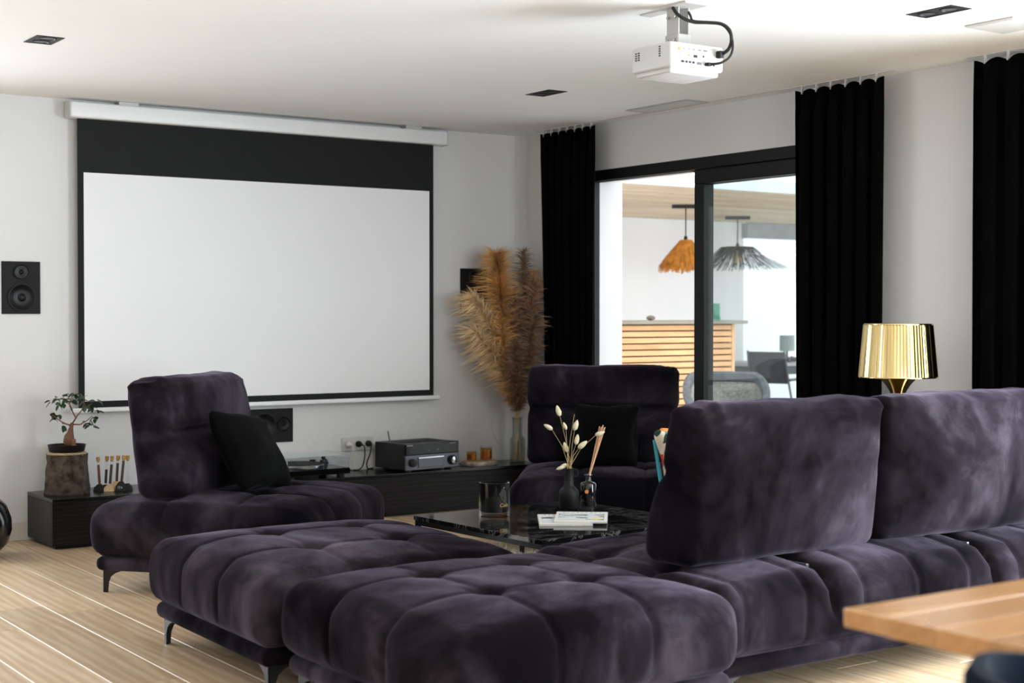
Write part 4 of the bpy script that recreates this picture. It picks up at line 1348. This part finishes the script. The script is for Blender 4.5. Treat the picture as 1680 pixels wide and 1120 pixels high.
# ------------------------------------------------------------------ terrace outside the glass door
struct(MB().box(XR + .235, 22, -8, 20, -.12, -.03).build('floor_terrace', M_EXTFLOOR, smooth=0))
pg_ = struct(MB().box(6.5, 14.2, 9.12, 12.42, 2.325, 2.40).build('ceiling_pergola', M_EXTWALL, smooth=0))
pg_['label'] = 'flat pergola roof lined with pale pine boards'
nb = 29; bw = (12.36 - 9.16) / nb
bo = MB().box(-3.8, 3.8, -bw / 2 + .0025, bw / 2 - .0025, 0, .022, .002, 1).build('board', M_PERG, smooth=0)
bmsh = bo.data; bpy.data.objects.remove(bo)
for k in range(nb):
    share('board', bmsh, pg_, (10.3, 9.16 + bw * (k + .5), 2.302))
MB().box(6.5, 14.2, 9.09, 9.12, 2.30, 2.40).build('fascia', plain('pale_grey_fascia', (.55, .60, .63), .6), pg_, 0)
MB().box(11.75, 14.2, 12.30, 12.40, 2.13, 2.30).build('beam', plain('grey_painted_beam', (.36, .38, .39), .7), pg_, 0)
struct(MB().box(6.2, 11.78, 12.40, 12.6, -.03, 2.33).build('wall_terrace', M_EXTWALL, smooth=0))
struct(MB().box(11.5, 20, 13.65, 13.85, -.03, 2.02).build('wall_garden', M_EXTWALL, smooth=0))
t = thing('louvre_screen', 'white horizontal louvres above the garden wall, seen through the glass', 'louvre', (14.2, 13.75, 2.02))
for k in range(4):
    MB().box(-1.25, 1.6, -.012, .012, -.035, .035, .003, 1, T(0, 0, .055 + k * .082) @ RX(28)).build('slat', M_EXTWALL, t, 0)
for x_ in (-1.26, 1.6):
    MB().box(x_ - .02, x_ + .02, -.03, .03, 0, .36).build('post', M_EXTWALL, t, 0)

t = thing('outdoor_bar', 'larch-slatted outdoor bar counter under the pergola', 'bar', (8.0, 9.6, -.03))
MB().box(-1.3, 1.0, .045, .62, 0, 1.215).build('carcass', M_BARBACK, t, 0)
slm = MB().box(-1.15, 1.15, -.009, .009, -.0208, .0208, .002, 1).build('slat', M_SLAT, smooth=0)
sm = slm.data; bpy.data.objects.remove(slm)
for k in range(22):
    share('slat', sm, t, (-.145, .030, 1.185 - k * .0530))
MB().box(1.0, 1.035, .015, .62, 0, 1.215, .003, 1).build('corner_post', M_SLAT, t, 0)
MB().box(-1.3, 1.15, -.03, .68, 1.216, 1.246, .003, 1).build('bar_top', M_BARTOP, t, 0)
ZBAR = 1.217
t = thing('pebble', 'rounded beach pebble resting on the outdoor bar', 'stone', (8.27, 9.85, ZBAR))
v, f = soft_box(.040, .032, .020, .0199, 12, 12, 8, lambda p, n: Vector((n.x * .042, n.y * .034, .021 + n.z * .021 + .002 * nz3(n.x * 2, n.y * 2, n.z * 2))))
MB().raw(v, f).build('body', M_STONE, t, 180)
t = thing('green_jar', 'pale green glass jar standing on the outdoor bar', 'jar', (9.0, 9.85, ZBAR))
MB().lathe([(0, 0), (.058, 0), (.062, .005), (.062, .115), (.055, .125), (.055, .14), (.05, .14), (.05, .12), (.056, .11), (.056, .008), (0, .008)], 28).build('body', M_GREENGL, t, 50)
MB().lathe([(.057, .138), (.060, .141), (.060, .150), (0, .153)], 28).build('lid', M_GREENGL, t, 50)


def pendant(label, x, y, zt, r0, r1, z0, z1, mat, n, bulb, seed, drop):
    rng = random.Random(seed)
    t = thing('pendant_lamp', label, 'lamp', (x, y, 2.302))
    MB().box(-.13, .13, -.03, .03, -.035, 0, .004, 1, RZ(-35)).build('ceiling_rose', M_BLKMETAL, t, 0)
    MB().cyl((0, 0, z1 - 2.302), (0, 0, -.035), .006, seg=8).build('cord', M_BLKMETAL, t)
    MB().cyl((0, 0, z1 - 2.302 - .03), (0, 0, z1 - 2.302 + .04), .022, .016, 14).build('lamp_holder', M_BLKMETAL, t)
    vs, fs = [], []
    for k in range(n):
        a = 2 * math.pi * (k + rng.uniform(-.6, .6)) / n
        e0 = rng.uniform(-.02, .02) * (r1 / .25)
        rr = r1 * rng.uniform(.80 if drop else .93, 1.03)
        da = rng.uniform(-.10, .10)
        pts_ = []
        for s_ in (0, .35, .7, 1.0):
            rad = r0 + (rr - r0) * s_
            zz = z1 + (z0 - z1) * (s_ ** drop if drop else s_) - 2.302 + rng.uniform(-.006, .006) - (rng.random() * (.03 if drop else .065) if s_ == 1 else 0)
            pts_.append(Vector((rad * math.cos(a + da * s_), rad * math.sin(a + da * s_), zz)))
        tw = Vector((-math.sin(a), math.cos(a), 0)) * (.0045 if not drop else .0030)
        i = len(vs)
        for p in pts_:
            vs += [p - tw, p + tw]
        for q_ in range(3):
            fs.append((i + q_ * 2, i + q_ * 2 + 1, i + q_ * 2 + 3, i + q_ * 2 + 2))
    o = MB().raw(vs, fs).build('shade', mat, t, 0)
    o['kind'] = 'stuff'
    MB().lathe([(r0 * .7, z1 - 2.302 + .006), (r0 * 1.05, z1 - 2.302), (r0 * 1.0, z1 - 2.302 - .012), (r0 * .7, z1 - 2.302)], 30).build('top_ring', mat, t, 50)
    if bulb:
        MB().lathe([(0, -.03), (.02, -.03), (.055, -.09), (.058, -.12), (.035, -.16), (0, -.17)], 20, T(0, 0, z1 - 2.302)).build('bulb', plain('warm_glass_bulb', (.62, .50, .26), .3), t, 60)
    return t


pendant('orange raffia pendant lamp over the outdoor bar', 9.335, 10.61, 2.3, .055, .262, 1.725, 1.965, M_RATTAN, 520, False, 1, 0)
pendant('wide grey-brown rattan pendant lamp behind the glass', 10.90, 11.565, 2.3, .17, .58, 1.765, 1.975, M_RATTANG, 250, True, 2, .62)
pendant('rattan pendant lamp cut off by the black curtain', 12.42, 11.50, 2.3, .17, .58, 1.78, 1.985, M_RATTANG, 250, True, 3, .62)

# garden table, chair, little lamp, wicker armchair
t = thing('garden_table', 'long grey garden table beyond the outdoor bar', 'table', (12.35, 11.75, -.03))
MB().box(-1.35, 1.35, -.42, .42, .745, .78, .004, 1).build('top', plain('pale_grey_tabletop', (.40, .42, .43), .5), t, 0)
MB().box(-1.28, 1.28, -.38, .38, .655, .745).build('apron', M_DKGREY, t, 0)
for sx in (-1.2, 1.2):
    for sy in (-.33, .33):
        MB().box(sx - .035, sx + .035, sy - .035, sy + .035, 0, .656).build('leg', M_DKGREY, t, 0)
t = thing('terrace_lamp', 'small grey lamp with a bunch of ornaments at its foot on the garden table', 'lamp', (11.69, 11.62, .752))
MB().lathe([(0, 0), (.05, 0), (.05, .01), (.012, .02), (.012, .12), (0, .12)], 20).build('base', M_DKGREY, t, 40)
MB().lathe([(.082, .115), (.080, .285), (.078, .285), (.080, .115), (.082, .115)], 32).build('shade', M_LAMPGREY, t, 40)
rng = random.Random(4)
for k in range(7):
    a = k * .9
    MB().lathe([(0, 0), (.020, .004), (.026, .022), (.016, .042), (0, .046)], 12, T(.085 * math.cos(a), .075 * math.sin(a) - .02, rng.uniform(0, .03)) @ RX(rng.uniform(-30, 30))).build('ornament', M_DKGREY, t, 60)

t = thing('folding_chair', 'charcoal mesh folding chair at the garden table', 'chair', (10.82, 10.90, -.03), 108)
def gbar(nm, pts_, r_=.011, m_=M_DKGREY): return MB().tube(pts_, r_, 8).build(nm, m_, t)
for sx in (-1, 1):
    gbar('back_post', [(sx * .22, .10, .43), (sx * .215, .16, .62), (sx * .205, .24, .93)])
    gbar('leg', [(sx * .23, -.22, .62), (sx * .23, .0, .40), (sx * .23, .24, .01)])
    gbar('leg', [(sx * .22, .20, .42), (sx * .22, .0, .24), (sx * .22, -.24, .01)])
    gbar('armrest', [(sx * .235, .17, .64), (sx * .24, .0, .645), (sx * .235, -.24, .635)], .014)
MB().box(-.205, .205, -.006, .006, 0, .33, .004, 1, T(0, .155, .60) @ RX(-14)).build('back_mesh', M_GREYFAB, t, 0)
MB().box(-.215, .215, -.24, .12, .415, .428, .005, 1).build('seat_mesh', M_GREYFAB, t, 0)

t = thing('wicker_armchair', 'grey wicker armchair just outside the glass door', 'armchair', (7.60, 8.18, -.03), -38)
n_ = 40
def wick(z_list, r_list, nm, mat):
    vs, fs = [], []
    for zz, ro in zip(z_list, r_list):
        for i in range(n_ + 1):
            a = -120 + 240 * i / n_
            d_ = max(0, (abs(a) - 55) / 65)
            k = 1 - .30 * min(1, d_) ** 1.2
            z_ = .10 + (zz - .10) * k
            vs.append((ro * .98 * math.sin(R(a)), ro * math.cos(R(a)), z_))
    L = len(z_list)
    for j in range(L):
        j2 = (j + 1) % L
        for i in range(n_):
            fs.append((j * (n_ + 1) + i, j * (n_ + 1) + i + 1, j2 * (n_ + 1) + i + 1, j2 * (n_ + 1) + i))
    fs.append(tuple(j * (n_ + 1) for j in range(L))); fs.append(tuple(j * (n_ + 1) + n_ for j in reversed(range(L))))
    return MB().raw(vs, fs).build(nm, mat, t, 40)
wick([.10, .40, .78, .80, .40, .10], [.25, .285, .305, .275, .255, .22], 'shell', plain('woven_grey_wicker', (.30, .285, .25), .8, 0, .3, .35, 45, .9, 60))
wick([.77, .80, .85, .865, .85, .80, .77], [.315, .330, .330, .305, .275, .265, .285], 'rim_roll', M_WICKER)
MB().lathe([(0, .34), (.21, .34), (.235, .36), (.235, .42), (.21, .45), (0, .46)], 36, Matrix.Diagonal((1, 1, 1, 1))).build('seat_pad', M_LAMPGREY, t, 60)
for a in (40, 140, 220, 320):
    MB().cyl((.22 * math.cos(R(a)), .21 * math.sin(R(a)), 0), (.21 * math.cos(R(a)), .19 * math.sin(R(a)), .36), .018, seg=12).build('leg', M_WICKER, t)
